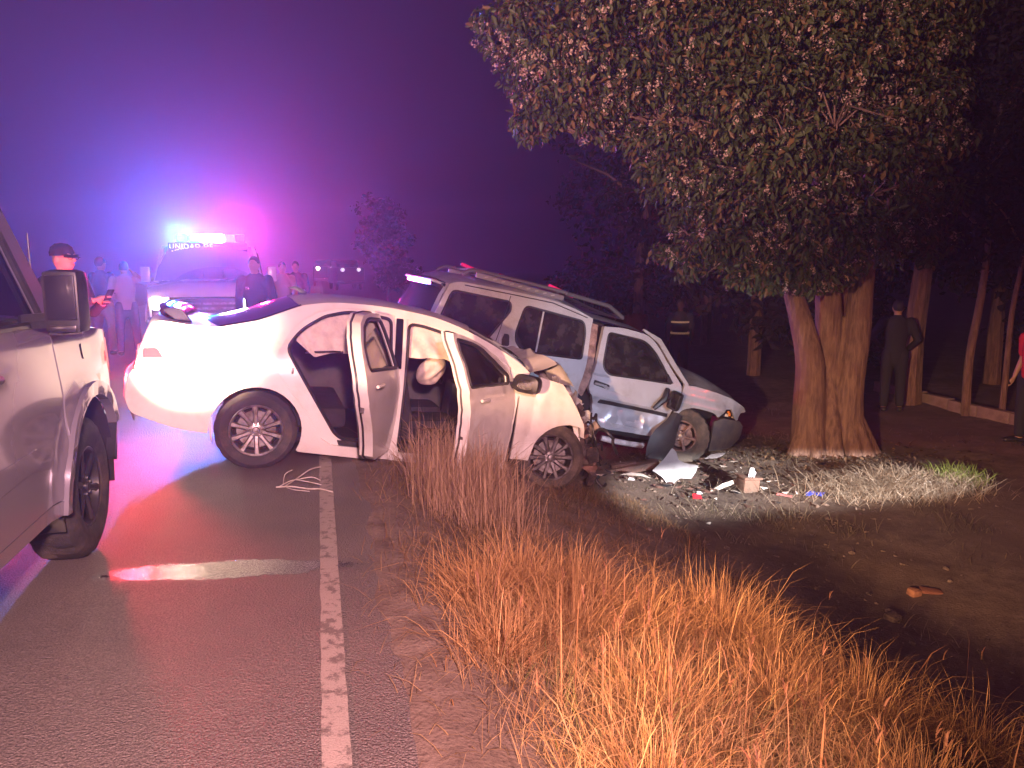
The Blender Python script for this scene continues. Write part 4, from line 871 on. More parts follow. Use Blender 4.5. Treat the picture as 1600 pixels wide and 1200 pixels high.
        make_wheel(root, (3.28, sd * .81, .395), .395, .26, .225, 6, RUBBER, ALLOY if police else DARKRIM, side=sd, lugs=72, spin=.3, cap=STEEL if police else DARKRIM)
        make_wheel(root, (0, sd * .81, .395), .395, .26, .235, 6, RUBBER, ALLOY, side=sd, lugs=72)
    hS = lambda x, z: S(x, z) - .015
    MB().span([(2.98, 1.32, .10, .07), (3.3, 1.292, .09, .075), (3.6, 1.26, .08, .075), (3.9, 1.22, .07, .07), (4.03, 1.15, .08, .05), (4.06, 1.08, .09, .02)], hS, fn=lambda p: (p[0], p[1], p[2] + .018 * (math.exp(-((abs(p[1]) - .45) / .07) ** 2)) * (p[0] < 4.0))).build('bonnet', paint, root)
    MB().span([(2.55, 1.955, .10, .03), (2.72, 1.80, .14, .03), (2.88, 1.60, .20, .03), (3.04, 1.345, .22, .03)], lambda x, z: S(x, z) - .03).build('windscreen', glass, root)
    MB().span([(.80, 1.93, 0, .035), (1.1, 1.955, 0, .045), (1.7, 1.965, 0, .05), (2.3, 1.965, .05, .045), (2.55, 1.953, .10, .03)], S).build('roof', paint, root)
    MB().span([(.74, 1.30, 0, 0), (.82, 1.93, -.03, .03)], lambda x, z: S(x, z) - .04).build('rear_window', glass, root)
    MB().span([(-1.25, 1.27, -.02), (-1.27, .9, -.02), (-1.25, .55, -.02)], S).build('tailgate', paint, root)
    MB().box((-.26, 0, .62), (1.95, 1.7, .06)).box((1.7, 0, .46), (5.0, 1.35, .12)).box((2.95, 0, .85), (.10, 1.6, .85)).build('underbody', DARKCAV, root)
    MB().box((3.28, 0, .8), (.9, 1.2, .5)).build('engine_bay', DARKCAV, root)
    # front
    g = MB().span([(4.06, 1.06, .11), (4.08, .95, .12), (4.08, .80, .12), (4.06, .74, .12)], lambda x, z: .60).build('grille', BLACKP, root)
    for z in (.83, .91, .99): MB().span([(4.10, z + .018, .12), (4.11, z - .018, .12)], lambda x, z: .58).build('grille_bar', CHROME if not police else STEEL, g)
    MB().span([(4.10, .74, .12), (4.16, .70, .12), (4.17, .56, .12), (4.12, .42, .11), (4.05, .36, .10)], lambda x, z: .84 - .1 * (x > 4.1)).build('front_bumper', CHROME if police else BLACKP, root)
    MB().span([(4.19, .60, .12), (4.185, .47, .12)], lambda x, z: .5).build('air_intake', BLACKP, root)
    for sd in (-1, 1):
        hl = MB().box((4.06, sd * .70, 1.0), (.10, .26, .20), (0, R(-8), sd * R(-24)), .03).build('headlight', M('headlight_glow' + ('_p' if police else ''), (.8, .8, .78), .2, emit=(1, .88, .74), es=18 if not police else 30) if ('headlight_glow' + ('_p' if police else '')) not in MATS else MATS['headlight_glow' + ('_p' if police else '')], root)
        MB().box((4.16, sd * .62, .64), (.06, .15, .10), (0, 0, sd * R(-12)), .02).build('fog_lamp', M('foglamp', (.8, .8, .8), .2, emit=(1, .92, .95), es=2.0) if 'foglamp' not in MATS else MATS['foglamp'], root)
    return S

# near pickup, passenger flank beside the photographer, lamps shining ahead on the sedan's tail
near = thing('pickup_truck', 'silver crew-cab pickup on the road, dark door mirror and front wheel beside the sedan', 'pickup truck',
             pose((-2.4713, .7737, 0), (-.2425, .9701, 0), (-.9701, -.2425, 0), (0, 0, 1)))
pickup(near, PICKSIL, CLEAR, False)
MB().tube([(3.05, -.80, 1.31), (3.05, -.80, 1.55), (3.05, -.80, 1.78)], [.007, .004, .003], 5).build('aerial', BLACKP, near)
MB().box((2.0, .45, .95), (.55, .5, .2), bev=.06).box((1.72, .45, 1.3), (.18, .5, .62), (0, R(-12), 0), .06).box((2.0, -.45, .95), (.55, .5, .2), bev=.06).box((1.72, -.45, 1.3), (.18, .5, .62), (0, R(-12), 0), .06).build('front_seat', SEAT, near)
MB().box((2.75, 0, 1.25), (.4, 1.5, .22), bev=.06).build('dashboard', TRIM, near)
def nl(p): return near.matrix_world @ Vector(p)
spot('pickup_headlight', nl((4.20, -.70, 1.0)), (-2.45, 6.3, .92), 1700, (1.0, .72, .46), 52, .6, .06)
spot('pickup_headlight', nl((4.20, .70, 1.0)), nl((9.0, .7, .75)), 40, (1.0, .86, .66), 60, .8, .06)

# police pickup facing us across the lane
pol = thing('police_pickup', 'marked police pickup facing the camera with its red and blue light bar blazing', 'pickup truck')
pd = Vector((.30, -.954, 0)).normalized(); po = Vector((-5.12, 12.9, 0)) - pd * 4.05
pol.matrix_world = pose(po, pd, (-pd.y, pd.x, 0), (0, 0, 1)); 
pickup(pol, POLPAINT, GLASS('police_glass', (.55, .5, .7), .9, .45), True)
lb = MB().box((1.75, 0, 2.03), (.30, 1.28, .045), bev=.015).build('light_bar', BLACKP, pol)
BLUEL = M('blue_lamp_lens', (.05, .2, .9), .2, emit=(.0, .22, 1.0), es=3.2); REDL = M('red_lamp_lens', (.9, .02, .15), .2, emit=(1.0, .0, .10), es=3.2); WHTL = M('white_lamp_lens', (.9, .9, 1), .2, emit=(.95, .85, 1.0), es=90); CYANL = M('cyan_lamp_lens', (.1, .6, .9), .2, emit=(.02, .9, 1.0), es=6); PNKL = M('pink_lamp_lens', (.9, .2, .5), .2, emit=(1.0, .05, .35), es=5)
for y, wd, mm in ((-.52, .20, BLUEL), (-.30, .20, CYANL), (-.08, .20, WHTL), (.13, .18, WHTL), (.33, .18, PNKL), (.53, .18, REDL)):
    MB().box((1.76, y, 2.13), (.26, wd, .15), bev=.035).build('lamp_module', mm, lb)
seatb = MB()
for y in (-.42, .42): seatb.box((1.75, y, 1.28), (.2, .5, .62), (0, R(-12), 0), .06).box((1.70, y, 1.66), (.12, .28, .18), bev=.04)
seatb.build('front_seat', SEAT, pol); MB().box((2.78, 0, 1.26), (.4, 1.5, .2), bev=.06).build('dashboard', TRIM, pol)
MB().box((2.66, 0, 1.75), (.04, .24, .07), bev=.015).build('interior_mirror', BLACKP, pol)
for pts in ([(3.85, -.30), (3.45, -.42), (3.42, -.20), (3.60, 0), (3.42, .20), (3.45, .42), (3.85, .30)],):
    MB().tube([(x, y, 1.296 + .075 * (1 - (abs(y) / .92) ** 2.6) - .055 * (x - 3.4)) for x, y in pts], .008, 5).build('bonnet_crease', STEEL, pol)
# words on the top of the windscreen
fc = bpy.data.curves.new('roof_lettering', 'FONT'); fc.body = 'UNIDAD DE'; fc.size = .125; fc.extrude = .003; fc.align_x = 'LEFT'; fc.space_character = 1.12
tx = bpy.data.objects.new('windscreen_lettering', fc)
dg = bpy.context.evaluated_depsgraph_get; COL.objects.link(tx); bpy.context.view_layer.update()
tme = bpy.data.meshes.new_from_object(tx.evaluated_get(dg())); bpy.data.objects.remove(tx)
txo = bpy.data.objects.new('lettering', tme); COL.objects.link(txo); tme.materials.clear(); tme.materials.append(M('sign_letters', (.85, .78, .78), .5, emit=(1, .8, .82), es=.8))
band = MB().box((2.66, 0, 1.955), (.03, 1.36, .13), (0, R(-20), 0), .008).build('sign_band', M('sign_back', (.05, .035, .12), .5), pol)
local(txo, band, Matrix.Translation((2.685, -.66, 1.912)) @ Matrix(((0, 0, 1), (1, 0, 0), (0, 1, 0))).to_4x4() @ Matrix.Rotation(R(0), 4, 'X'))
def pw_(p): return pol.matrix_world @ Vector(p)
for nm, y, pwr, cl_ in (('bar_blue', -.52, 4200, (.04, .20, 1.0)), ('bar_red', .56, 2100, (1.0, .02, .24)), ('bar_white', .05, 600, (.40, .22, 1.0))):
    spot(nm, pw_((1.98, y, 2.20)), pw_((12, y, 2.6)), pwr * .95, cl_, 152, 1.0, .08)
for y, pwv in ((-.70, 90), (.70, 60)):
    spot('police_headlight', pw_((4.20, y, 1.0)), pw_((12, y, .3)), pwv, (1.0, .88, .78), 80, .8, .07)

# far vehicles up the road: lamps, bonnet edge, dark body
def far_car(name, label, loc, yaw, s, em):
    r_ = thing(name, label, 'car', Matrix.Translation(loc) @ Matrix.Rotation(yaw, 4, 'Z'))
    b_ = MB().box((0, -2.1, .70 * s), (1.8, 4.3, .80 * s), bev=.14).box((0, -2.3, 1.18 * s), (1.5, 2.3, .55 * s), bev=.2).build('body', M(name + '_paint', (.03, .028, .03), .5), r_)
    MB().box((0, -1.12, 1.18 * s), (1.35, .05, .42 * s), (R(28), 0, 0), .02).build('windscreen', TINT, r_)
    MB().box((0, .03, .42 * s), (1.75, .10, .10), bev=.03).build('front_bumper', CHROME, r_)
    for k, x in enumerate((-.52, .52)): MB().ellip((x, .06, .98 * s), (.13, .06, .12)).build('headlight', M(name + '_lamp%d' % k, (.9, .9, .9), .2, emit=em[k], es=em[2]), r_)
    for x in (-.8, .8):
        for y in (-.85, -3.4): make_wheel(r_, (x, y, .31), .31, .2, .2, 5, RUBBER, STEEL, yaw=R(90))
    return r_
far_car('distant_car', 'distant car far up the dark road with both headlights on', (-14.45, 60, 0), math.atan2(-60, 14.4) + R(90) + math.pi, 1.4, ((.95, .98, 1.0), (1.0, .80, .55), 30)).matrix_world = pose((-14.45, 60, 0), (-.97, -.2425, 0), (.2425, -.97, 0), (0, 0, 1))
far_car('parked_car', 'small dark car beside the distant headlights with dim running lamps', (0, 0, 0), 0, 1.35, ((.95, .9, 1.0), (.95, .9, 1.0), 1.2)).matrix_world = pose((-10.4, 50, 0), (-.93, -.36, 0), (.36, -.93, 0), (0, 0, 1))

# ================================================================== TREES
LEAFM = leafmat('leaf', .35, .45)
BARK, t, b = nodes('bark'); tc = N(t, 'TexCoord'); mp = N(t, 'Mapping'); mp.inputs['Scale'].default_value = (11, 11, 1.6); t.links.new(tc.outputs['Object'], mp.inputs[0])
n1 = N(t, 'TexNoise', Scale=2.2, Detail=8., Roughness=.65); t.links.new(mp.outputs[0], n1.inputs['Vector']); n2 = N(t, 'TexNoise', Scale=3., Detail=5.); t.links.new(tc.outputs['Object'], n2.inputs['Vector'])
c = mixc(t, ramp(t, n1.outputs['Fac'], .36, .62), (.10, .055, .042), (.26, .16, .115)); c = mixc(t, ramp(t, n2.outputs['Fac'], .52, .7), c, (.17, .09, .065)); t.links.new(c, b.inputs['Base Color']); b.inputs['Roughness'].default_value = .9
bp = N(t, 'Bump', Strength=1.0, Distance=.035); t.links.new(n1.outputs['Fac'], bp.inputs['Height']); t.links.new(bp.outputs[0], b.inputs['Normal'])
def quads(name, P, nrm, size, asp, cols, mat, parent=None, kind='stuff', fold=.25, d=None):
    n = len(P); nrm = nrm / np.linalg.norm(nrm, axis=1, keepdims=True)
    d = RNG.normal(0, 1, (n, 3)) if d is None else d
    d = d - nrm * (d * nrm).sum(1, keepdims=True); d /= np.linalg.norm(d, axis=1, keepdims=True) + 1e-9; s_ = np.cross(nrm, d)
    L = size[:, None]; W = L * asp
    V = np.zeros((n, 6, 3)); V[:, 0] = P; V[:, 1] = P + d * L * .45 - s_ * W * .5 + nrm * W * fold; V[:, 2] = P + d * L - nrm * L * .12; V[:, 3] = P + d * L * .45 + s_ * W * .5 + nrm * W * fold
    V[:, 4] = P + d * L * .8 - s_ * W * .27 + nrm * W * fold * .3; V[:, 5] = P + d * L * .8 + s_ * W * .27 + nrm * W * fold * .3
    o = (np.arange(n) * 6)[:, None]; q = np.concatenate([o + np.array([0, 1, 4, 2]), o + np.array([0, 2, 5, 3])], 1).reshape(-1, 4)
    me = bpy.data.meshes.new(name); me.vertices.add(n * 6); me.vertices.foreach_set('co', V.ravel()); me.loops.add(q.size); me.loops.foreach_set('vertex_index', q.ravel().astype(np.int32))
    me.polygons.add(len(q)); me.polygons.foreach_set('loop_start', (np.arange(len(q)) * 4).astype(np.int32)); me.update(calc_edges=True)
    a = me.color_attributes.new('tint', 'FLOAT_COLOR', 'POINT'); C4 = np.ones((n, 6, 4)); C4[..., :3] = cols[:, None]; a.data.foreach_set('color', C4.ravel()); me.materials.append(mat)
    o_ = bpy.data.objects.new(name, me); COL.objects.link(o_); o_.parent = parent
    return tag(o_, kind=kind) if kind else o_
def puff(c, r, n, sub=9, squash=.85):
    """leaf points gathered on twig clumps spread through a ball"""
    k = RNG.normal(0, 1, (sub, 3)); k /= np.linalg.norm(k, axis=1, keepdims=True); k *= (RNG.uniform(.35, 1.0, (sub, 1)) ** .5)
    cs = np.array(c) + k * r * np.array([1, 1, squash]); i = RNG.integers(0, sub, n)
    p = RNG.normal(0, 1, (n, 3)); p /= np.linalg.norm(p, axis=1, keepdims=True); p *= (RNG.uniform(0, 1, (n, 1)) ** .45) * r * .42
    P = cs[i] + p * np.array([1, 1, .75]); return P, p + k[i] * r * .25
def voxel(o, size, it=2):
    m = o.modifiers.new('union', 'REMESH'); m.mode = 'VOXEL'; m.voxel_size = size; m.use_smooth_shade = True
    if it: s_ = o.modifiers.new('soften', 'SMOOTH'); s_.iterations = it; s_.factor = .5
    return o
tree = thing('flowering_tree', 'big tree with several fused trunks and pale blossom clusters, at the lit dirt patch', 'tree', Matrix.Translation((4.3, 10.1, -.87)))
def tl(pts): return [(x - 4.3, y - 10.1, z + .87) for x, y, z in pts]
tk = MB()
tk.capsule(tl(cr([(3.96, 10.0, -.95), (3.93, 10.0, -.29), (3.92, 10.02, .31), (3.81, 10.05, .8), (3.67, 10.1, 1.27), (3.43, 10.1, 1.98), (2.97, 10.0, 2.94), (2.25, 9.7, 3.88), (1.43, 9.4, 4.41)], 3)), list(np.interp(np.linspace(0, 1, 25), [0, .12, .3, .5, .75, 1], [.25, .215, .175, .125, .09, .05])), 12)
tk.capsule(tl(cr([(4.28, 10.22, -.95), (4.27, 10.22, -.12), (4.24, 10.2, .4), (4.15, 10.16, 1.31), (4.04, 10.1, 2.22), (3.73, 9.9, 3.33), (3.42, 9.8, 4.6)], 3)), list(np.interp(np.linspace(0, 1, 19), [0, .3, .6, 1], [.25, .19, .15, .07])), 12)
tk.capsule(tl(cr([(4.53, 10.05, -.95), (4.46, 10.03, -.29), (4.47, 10.03, .14), (4.53, 10.06, .74), (4.56, 10.1, 1.41), (4.61, 10.1, 2.22), (4.66, 10.1, 3.33), (4.78, 10.0, 4.41)], 3)), list(np.interp(np.linspace(0, 1, 22), [0, .12, .3, .5, 1], [.25, .20, .175, .165, .08])), 12)
tk.capsule(tl([(4.2, 10.5, -.95), (4.35, 10.5, .6), (4.65, 10.7, 2.2), (5.2, 11, 3.6)]), [.25, .2, .16, .08], 12)
for p0, p1, r0 in (((3.72, 9.9, -1.0), (3.93, 9.98, -.2), .13), ((3.98, 9.75, -1.0), (4.02, 10.02, .0), .12), ((4.24, 9.74, -1.0), (4.20, 10.14, .35), .11), ((4.50, 9.78, -1.0), (4.42, 10.06, .1), .12), ((4.86, 9.95, -1.0), (4.58, 10.0, -.35), .12), ((4.72, 9.8, -1.0), (4.5, 9.95, -.25), .10)):
    tk.capsule(tl([p0, p1]), [r0, r0 * .6], 10)
trunk = voxel(tk.build('trunk', BARK, tree), .022, 3)
for pts, r0 in (([(3.67, 10.1, 1.3), (3.16, 9.6, 1.65), (2.6, 9.2, 1.80), (2.1, 9.1, 1.95)], .07), ([(4.56, 10.1, 1.5), (4.6, 9.7, 2.0), (4.4, 9.2, 2.4)], .07), ([(4.15, 10.1, 1.6), (3.7, 9.4, 2.2), (3.4, 8.9, 2.5)], .06), ([(3.43, 10.1, 2.0), (2.6, 9.4, 2.6), (1.8, 9.1, 2.8)], .06), ([(2.97, 10.0, 2.94), (1.8, 9.3, 3.4), (.8, 8.9, 3.6), (.2, 8.7, 3.7)], .06), ([(4.66, 10.1, 3.2), (5.0, 9.9, 3.7), (5.2, 10.1, 4.2)], .06)):
    MB().tube(tl(cr(pts, 4)), list(np.linspace(r0, .015, 4 * (len(pts) - 1) + 1)), 7).build('limb', BARK, tree)
CR = [(-0.03, 8.6, 4.09, 0.39), (0.35, 8.8, 3.98, 0.59), (0.99, 9.0, 4.1, 0.71), (0.38, 8.7, 3.5, 0.4), (0.74, 8.8, 3.45, 0.45), (0.21, 8.7, 3.13, 0.22), (1.74, 9.2, 4.16, 0.73), (1.36, 9.2, 3.46, 0.54), (1.17, 9.1, 3.2, 0.27), (2.45, 9.4, 4.21, 0.82), (3.26, 9.4, 4.21, 0.82), (4.25, 9.8, 4.32, 0.78), (5.09, 10.2, 4.13, 0.59), (2.21, 9.2, 3.39, 0.77), (1.7, 9.0, 2.9, 0.41), (1.97, 9.0, 2.48, 0.45), (1.65, 8.9, 2.68, 0.22), (2.84, 8.9, 3.34, 0.82), (3.67, 9.0, 3.36, 0.82), (4.62, 9.6, 3.25, 0.72), (5.1, 9.6, 2.5, 0.36), (2.77, 9.0, 2.59, 0.75), (3.46, 8.7, 2.49, 0.8), (4.36, 9.1, 2.38, 0.68), (2.15, 9.2, 1.84, 0.44), (2.59, 9.0, 1.72, 0.43), (3.15, 8.9, 1.69, 0.46), (3.77, 9.0, 1.80, 0.46), (4.51, 9.4, 1.98, 0.41), (3.40, 9.0, 1.50, 0.22), (2.94, 8.9, 1.51, 0.21), (3.06, 11.0, 4.16, 1.01), (4.35, 11.3, 3.54, 1.22), (5.3, 11.5, 4.28, 1.05), (3.65, 11.2, 2.38, 1.03), (4.85, 11.2, 2.2, 0.84), (1.74, 11.0, 4.49, 0.82), (3.5, 10.0, 5.26, 1.25), (1.87, 9.6, 5.12, 1.04), (4.91, 10.5, 5.29, 1.05), (0.72, 9.2, 4.84, 0.77), (5.77, 10.8, 1.95, 0.36)]
PP, NN, FP = [], [], []
for x, y, z, r in CR:
    n = int(2600 * r * r + 420); p, q = puff((x, y, z), r * .98, n, int(10 + 16 * r)); PP.append(p); NN.append(q)
    if y < 10.4: FP.append(p[RNG.uniform(0, 1, n) < .12 * np.clip([.30 + 1.5 * mnz(*a_, 1.6, 2) for a_ in p], .03, 1)])
PP, NN, FP = np.concatenate(PP), np.concatenate(NN), np.concatenate(FP)
tg = MB(); hub = Vector((3.9, 9.9, 2.6))
for x, y, z, r in CR:
    c0 = Vector((x, y, z))
    for k in range(int(3 + 7 * r)):
        q = c0 + Vector((random.gauss(0, 1), random.gauss(0, 1), random.gauss(0, 1))).normalized() * r * random.uniform(.75, 1.05); a0 = c0.lerp(hub, .25)
        tg.tube(tl([a0, c0.lerp(q, .3) + Vector((0, 0, .05)), q]), [.016, .009, .003], 4, False)
tag(tg.build('twigs', BARK, tree), kind='stuff')
OFF = np.array([4.3, 10.1, -.87]); nrm = NN + RNG.normal(0, .28, NN.shape) + np.array([0, 0, .25]); hang = NN * .6 + RNG.normal(0, .25, NN.shape) + np.array([0, 0, -.45])
cols = tints(len(PP), (.085, .10, .035), (.045, .06, .022), .35); old = RNG.uniform(0, 1, len(PP)) < .22; cols[old] = tints(old.sum(), (.19, .12, .05), (.13, .075, .03))
quads('leaves', PP - OFF, nrm, RNG.uniform(.06, .125, len(PP)), .48, cols, LEAFM, tree, d=hang)
m_ = 15; FQ = np.repeat(FP, m_, 0); fo = RNG.normal(0, 1, (len(FQ), 3)); fo /= np.linalg.norm(fo, axis=1, keepdims=True); FQ = FQ + fo * RNG.uniform(.3, 1, (len(FQ), 1)) * .045 * np.array([1, 1, 1.5]) + np.array([0, -.02, -.04])
quads('blossom', FQ - OFF, fo + RNG.normal(0, .3, fo.shape), RNG.uniform(.018, .036, len(FQ)), .8, tints(len(FQ), (.62, .46, .38), (.42, .27, .20), .2), LEAFM, tree)

def bgtree(name, label, x, y, h, tr, crown, n, leaf, base, dark, group=None, zc=None, cr_low=.45, dimmed_bark=True):
    z0 = gz(x, y, False); r_ = thing(name, label, 'tree', Matrix.Translation((x, y, z0)), group); seed = x * 3 + y
    pts = [(.25 * mnz(seed, i, 0, .5) * i * .4, .25 * mnz(seed, i, 7, .5) * i * .4, -.1 + (h * .8) * i / 5) for i in range(6)]
    tb = MB().tube(cr(pts, 3), list(np.linspace(tr, tr * .35, 16)), 8)
    for k in range(4):
        p = Vector(pts[3 + k % 2]); a = 1.6 * k + seed; tb.tube([p, p + Vector((math.cos(a) * crown * .4, math.sin(a) * crown * .4, h * .10)), p + Vector((math.cos(a) * crown * .75, math.sin(a) * crown * .75, h * .15))], [tr * .4, tr * .25, tr * .1], 6)
    tb.build('trunk', BARK, r_)
    P, Q = [], []
    for k in range(11):
        a = RNG.uniform(0, 6.3); q = RNG.uniform(.1, .8) * crown; zz = RNG.uniform(cr_low, .98) * h; p, s_ = puff((q * math.cos(a), q * math.sin(a), zz), crown * RNG.uniform(.32, .55), n // 11, 12); P.append(p); Q.append(s_)
    P, Q = np.concatenate(P), np.concatenate(Q)
    quads('crown', P, Q + RNG.normal(0, .4, Q.shape) + np.array([0, 0, .3]), RNG.uniform(.7, 1.3, len(P)) * leaf, .5, tints(len(P), base, dark, .3), LEAFM, r_)
    if dimmed_bark: r_.children[0].data.materials[0] = DB
    return r_
DB = M('dimmed_bark', (.016, .012, .011), .9, col2=(.010, .008, .007), bump=.5, bs=30)  # bark colour darkened so the background trunks look unlit
LG, LD = (.075, .085, .035), (.035, .045, .02)
bgtree('yard_tree', 'stout pale trunk rising behind the kerb just right of the flowering tree', 6.98, 13.3, 7.2, .21, 2.4, 6500, .13, LG, LD, cr_low=.42)
bgtree('slender_tree', 'slender crooked trunk behind the kerb, midway between the stout trunk and the red shirt', 7.40, 12.3, 6.2, .075, 1.9, 5000, .11, LG, LD, cr_low=.45)
bgtree('sapling', 'thinnest bare stem behind the kerb beside the person in red', 7.72, 11.9, 5.6, .05, 1.6, 4500, .10, LG, LD, cr_low=.48)
bgtree('shade_tree', 'dark spreading tree filling the top right corner', 8.6, 10.2, 7.6, .2, 2.7, 9000, .12, LG, LD, cr_low=.5)
DTL = ('dark leafy tree standing behind the shadowy figure at the yard kerb', 'dark leafy tree straight behind the trunks of the flowering tree', 'dark leafy tree in the gap between the flowering tree and the yard trunk', 'dark leafy tree behind the two rescuers and the roof rack', 'tall dark tree rising between the rescuers and the flowering tree', 'dark leafy tree behind the person in the red shirt', 'tall far tree in the wood above the off-roader roof', 'far tall tree at the right-hand end of the wood', 'far tree deep in the wood behind the flowering tree')
for i, (x, y, h, c_) in enumerate(((9.6, 15.2, 8.5, 3.0), (5.4, 17.0, 8.5, 2.8), (8.2, 19.5, 9.5, 3.2), (3.4, 20.5, 8.5, 2.9), (5.8, 23, 10, 3.4), (12.4, 17.5, 9.5, 3.2), (4.2, 30, 10.5, 3.6), (12, 25, 11, 3.8), (8, 30, 11, 3.8))):
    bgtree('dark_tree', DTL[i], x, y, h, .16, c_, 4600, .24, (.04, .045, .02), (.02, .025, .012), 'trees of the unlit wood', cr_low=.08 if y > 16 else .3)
bgtree('roadside_bush', 'faint brownish roadside tree beyond the distant headlights, left of the off-roader', -6.6, 41, 5.2, .12, 2.0, 3000, .24, (.20, .13, .07), (.12, .08, .045), cr_low=.3)

# ================================================================== PEOPLE
def person(name, label, x, y, face, h, top, bottom, skin=SKIN, arms=None, hair=HAIR, hat=None, vox=.014, z=None, glasses=False, stance=.10, strips=False, long_sleeve=True, group=None, lean=0.):
    s = h / 1.75; z = gz(x, y) if z is None else z; yaw = math.atan2(-face[0], face[1])
    r_ = thing(name, label, 'person', Matrix.Translation((x, y, z)) @ Matrix.Rotation(yaw, 4, 'Z') @ Matrix.Scale(s, 4), group)
    A = arms or [[(.19, 0, 1.42), (.25, -.04, 1.14), (.24, .06, .90)], [(-.19, 0, 1.42), (-.25, -.04, 1.14), (-.24, .06, .90)]]
    hipL, legs = .095, []
    for sg in (1, -1): legs.append([(sg * hipL, 0, .92), (sg * (stance + .01), .02 * sg, .50), (sg * (stance + .02), -.02 + .03 * sg, .09)])
    b = MB()
    b.capsule([(0, 0, .90), (0, .01, 1.06), (0, .005, 1.27), (0, -.01, 1.41)], [.145, .125, .155, .12], 16, .64)
    b.capsule([(0, -.015, 1.40), (0, .01, 1.56)], [.062, .055], 12)
    for L in legs:
        b.capsule(L, [.088, .060, .042], 12); a_ = L[2]; b.capsule([(a_[0], a_[1] - .03, .045), (a_[0] * 1.15, a_[1] + .15, .035)], [.042, .036], 10, .8, (0, 0, 1))
    for P in A:
        b.capsule(P, [.056, .042, .030], 12); w_, e_ = Vector(P[2]), Vector(P[1]); d = (w_ - e_).normalized()
        sd = d.cross(Vector((0, 0, 1))) if abs(d.z) < .8 else Vector((0, 1, 0)); sd.normalize(); up = sd.cross(d)
        pc = w_ + d * .055; b.capsule([w_, pc + d * .02], [.028, .034], 10, .55, up)
        for k in range(4):
            o = sd * (.030 - .020 * k); L_ = (.075, .085, .08, .062)[k]; p0 = w_ + d * .085 + o * .8
            b.capsule([p0 - d * .02, p0 + d * L_ * .5 - up * .008, p0 + d * L_ * .95 - up * .03], [.0095, .0090, .0075], 7)
        b.capsule([w_ + d * .025 + sd * .02, w_ + d * .06 + sd * .050, w_ + d * .095 + sd * .052 - up * .012], [.012, .0105, .008], 7)
    hc = (0, .015 + lean, 1.635)
    b.ellip((hc[0], hc[1], hc[2]), (.074, .096, .112), 20, 14); b.ellip((0, hc[1] + .030, 1.575), (.052, .062, .052)); b.capsule([(0, hc[1] + .088, 1.652), (0, hc[1] + .112, 1.615)], [.010, .017], 8)
    b.capsule([(-.035, hc[1] + .082, 1.665), (.035, hc[1] + .082, 1.665)], [.013, .013], 8); b.capsule([(-.022, hc[1] + .090, 1.578), (.022, hc[1] + .090, 1.578)], [.009, .009], 8)
    for sg in (1, -1): b.ellip((sg * .077, hc[1] - .005, 1.63), (.012, .022, .034), 10, 8)
    voxel(b.build('body', skin, r_), vox * .62 if vox < .016 else vox, 1)
    t_ = MB(); t_.capsule([(0, 0, .93), (0, .01, 1.06), (0, .005, 1.27), (0, -.012, 1.40)], [.170, .152, .180, .140], 16, .68)
    for P in A:
        P2 = P if long_sleeve else [P[0], tuple(Vector(P[0]).lerp(Vector(P[1]), .75))]
        t_.capsule(P2[:2] + ([tuple(Vector(P[1]).lerp(Vector(P[2]), .93))] if long_sleeve else []), [.077, .060, .044][:len(P2)], 12)
    t_.capsule([(0, -.015, 1.41), (0, .0, 1.475)], [.088, .068], 12)
    sh = voxel(t_.build('shirt' if long_sleeve else 'tee_shirt', top, r_), vox, 2)
    if strips:
        for zz in (1.05, 1.28): MB().tube([(.178 * math.cos(a), .125 * math.sin(a), zz) for a in np.linspace(0, 2 * math.pi, 25)], .022, 6, False).build('reflective_band', REFLECT, sh)
    q = MB(); q.capsule([(0, 0, .86), (0, .005, 1.0)], [.160, .158], 14, .68)
    for L in legs: q.capsule([L[0], L[1], (L[2][0], L[2][1], .13)], [.108, .080, .066], 12)
    voxel(q.build('trousers', bottom, r_), vox, 2)
    for L in legs:
        a_ = L[2]; MB().capsule([(a_[0], a_[1] - .04, .045), (a_[0] * 1.15, a_[1] + .17, .04)], [.050, .044], 12, .8, (0, 0, 1)).build('shoe', BLACKP, r_)
    if hat:
        c_ = MB(); c_.lathe([(.088, .0), (.090, .03), (.078, .075), (.045, .105), (.001, .112)], 20)
        c_.v = [(vx, vz * 1.18 + hc[1] - .01, vy + 1.655) for vx, vy, vz in c_.v]
        c_.grid([[(-.085 + .17 * k / 8, hc[1] + .085 + .085 * math.sin(math.pi * k / 8) * j / 3, 1.668 - .01 * j) for k in range(9)] for j in range(4)]).build('cap', hat, r_)
    else:
        c_ = MB(); c_.ellip((0, hc[1] - .018, 1.662), (.082, .100, .100), 18, 12).build('hair', hair, r_)
    if glasses:
        g = MB()
        for sg in (1, -1): g.tube([(sg * .035 + .026 * math.cos(a), hc[1] + .105, 1.64 + .018 * math.sin(a)) for a in np.linspace(0, 2 * math.pi, 13)], .003, 5, False); g.tube([(sg * .062, hc[1] + .103, 1.645), (sg * .082, hc[1] + .0, 1.645)], .003, 5)
        g.build('glasses', BLACKP, r_)
    return r_
DIMSKIN = M('dimmed_skin', (.11, .055, .04), .6)  # skin colour darkened so the far figures look dim
hold = [[(.19, 0, 1.42), (.24, .08, 1.15), (.07, .33, 1.27)], [(-.19, 0, 1.42), (-.24, .08, 1.15), (-.06, .33, 1.24)]]
man = person('person', 'man in dark cap and glasses behind the pickup mirror, hands raised round a phone', -4.05, 7.0, (.97, -.22), 1.80, CLOTHBLK, CLOTHNAVY, SKINP, hold, hat=CLOTHBLK, vox=.013, glasses=True, z=0)
ph = MB().box((0, 0, 0), (.075, .012, .15), bev=.005).build('phone', GLOSSBLK, None); tag(ph, 'dark phone held up by the man in the cap', 'phone')
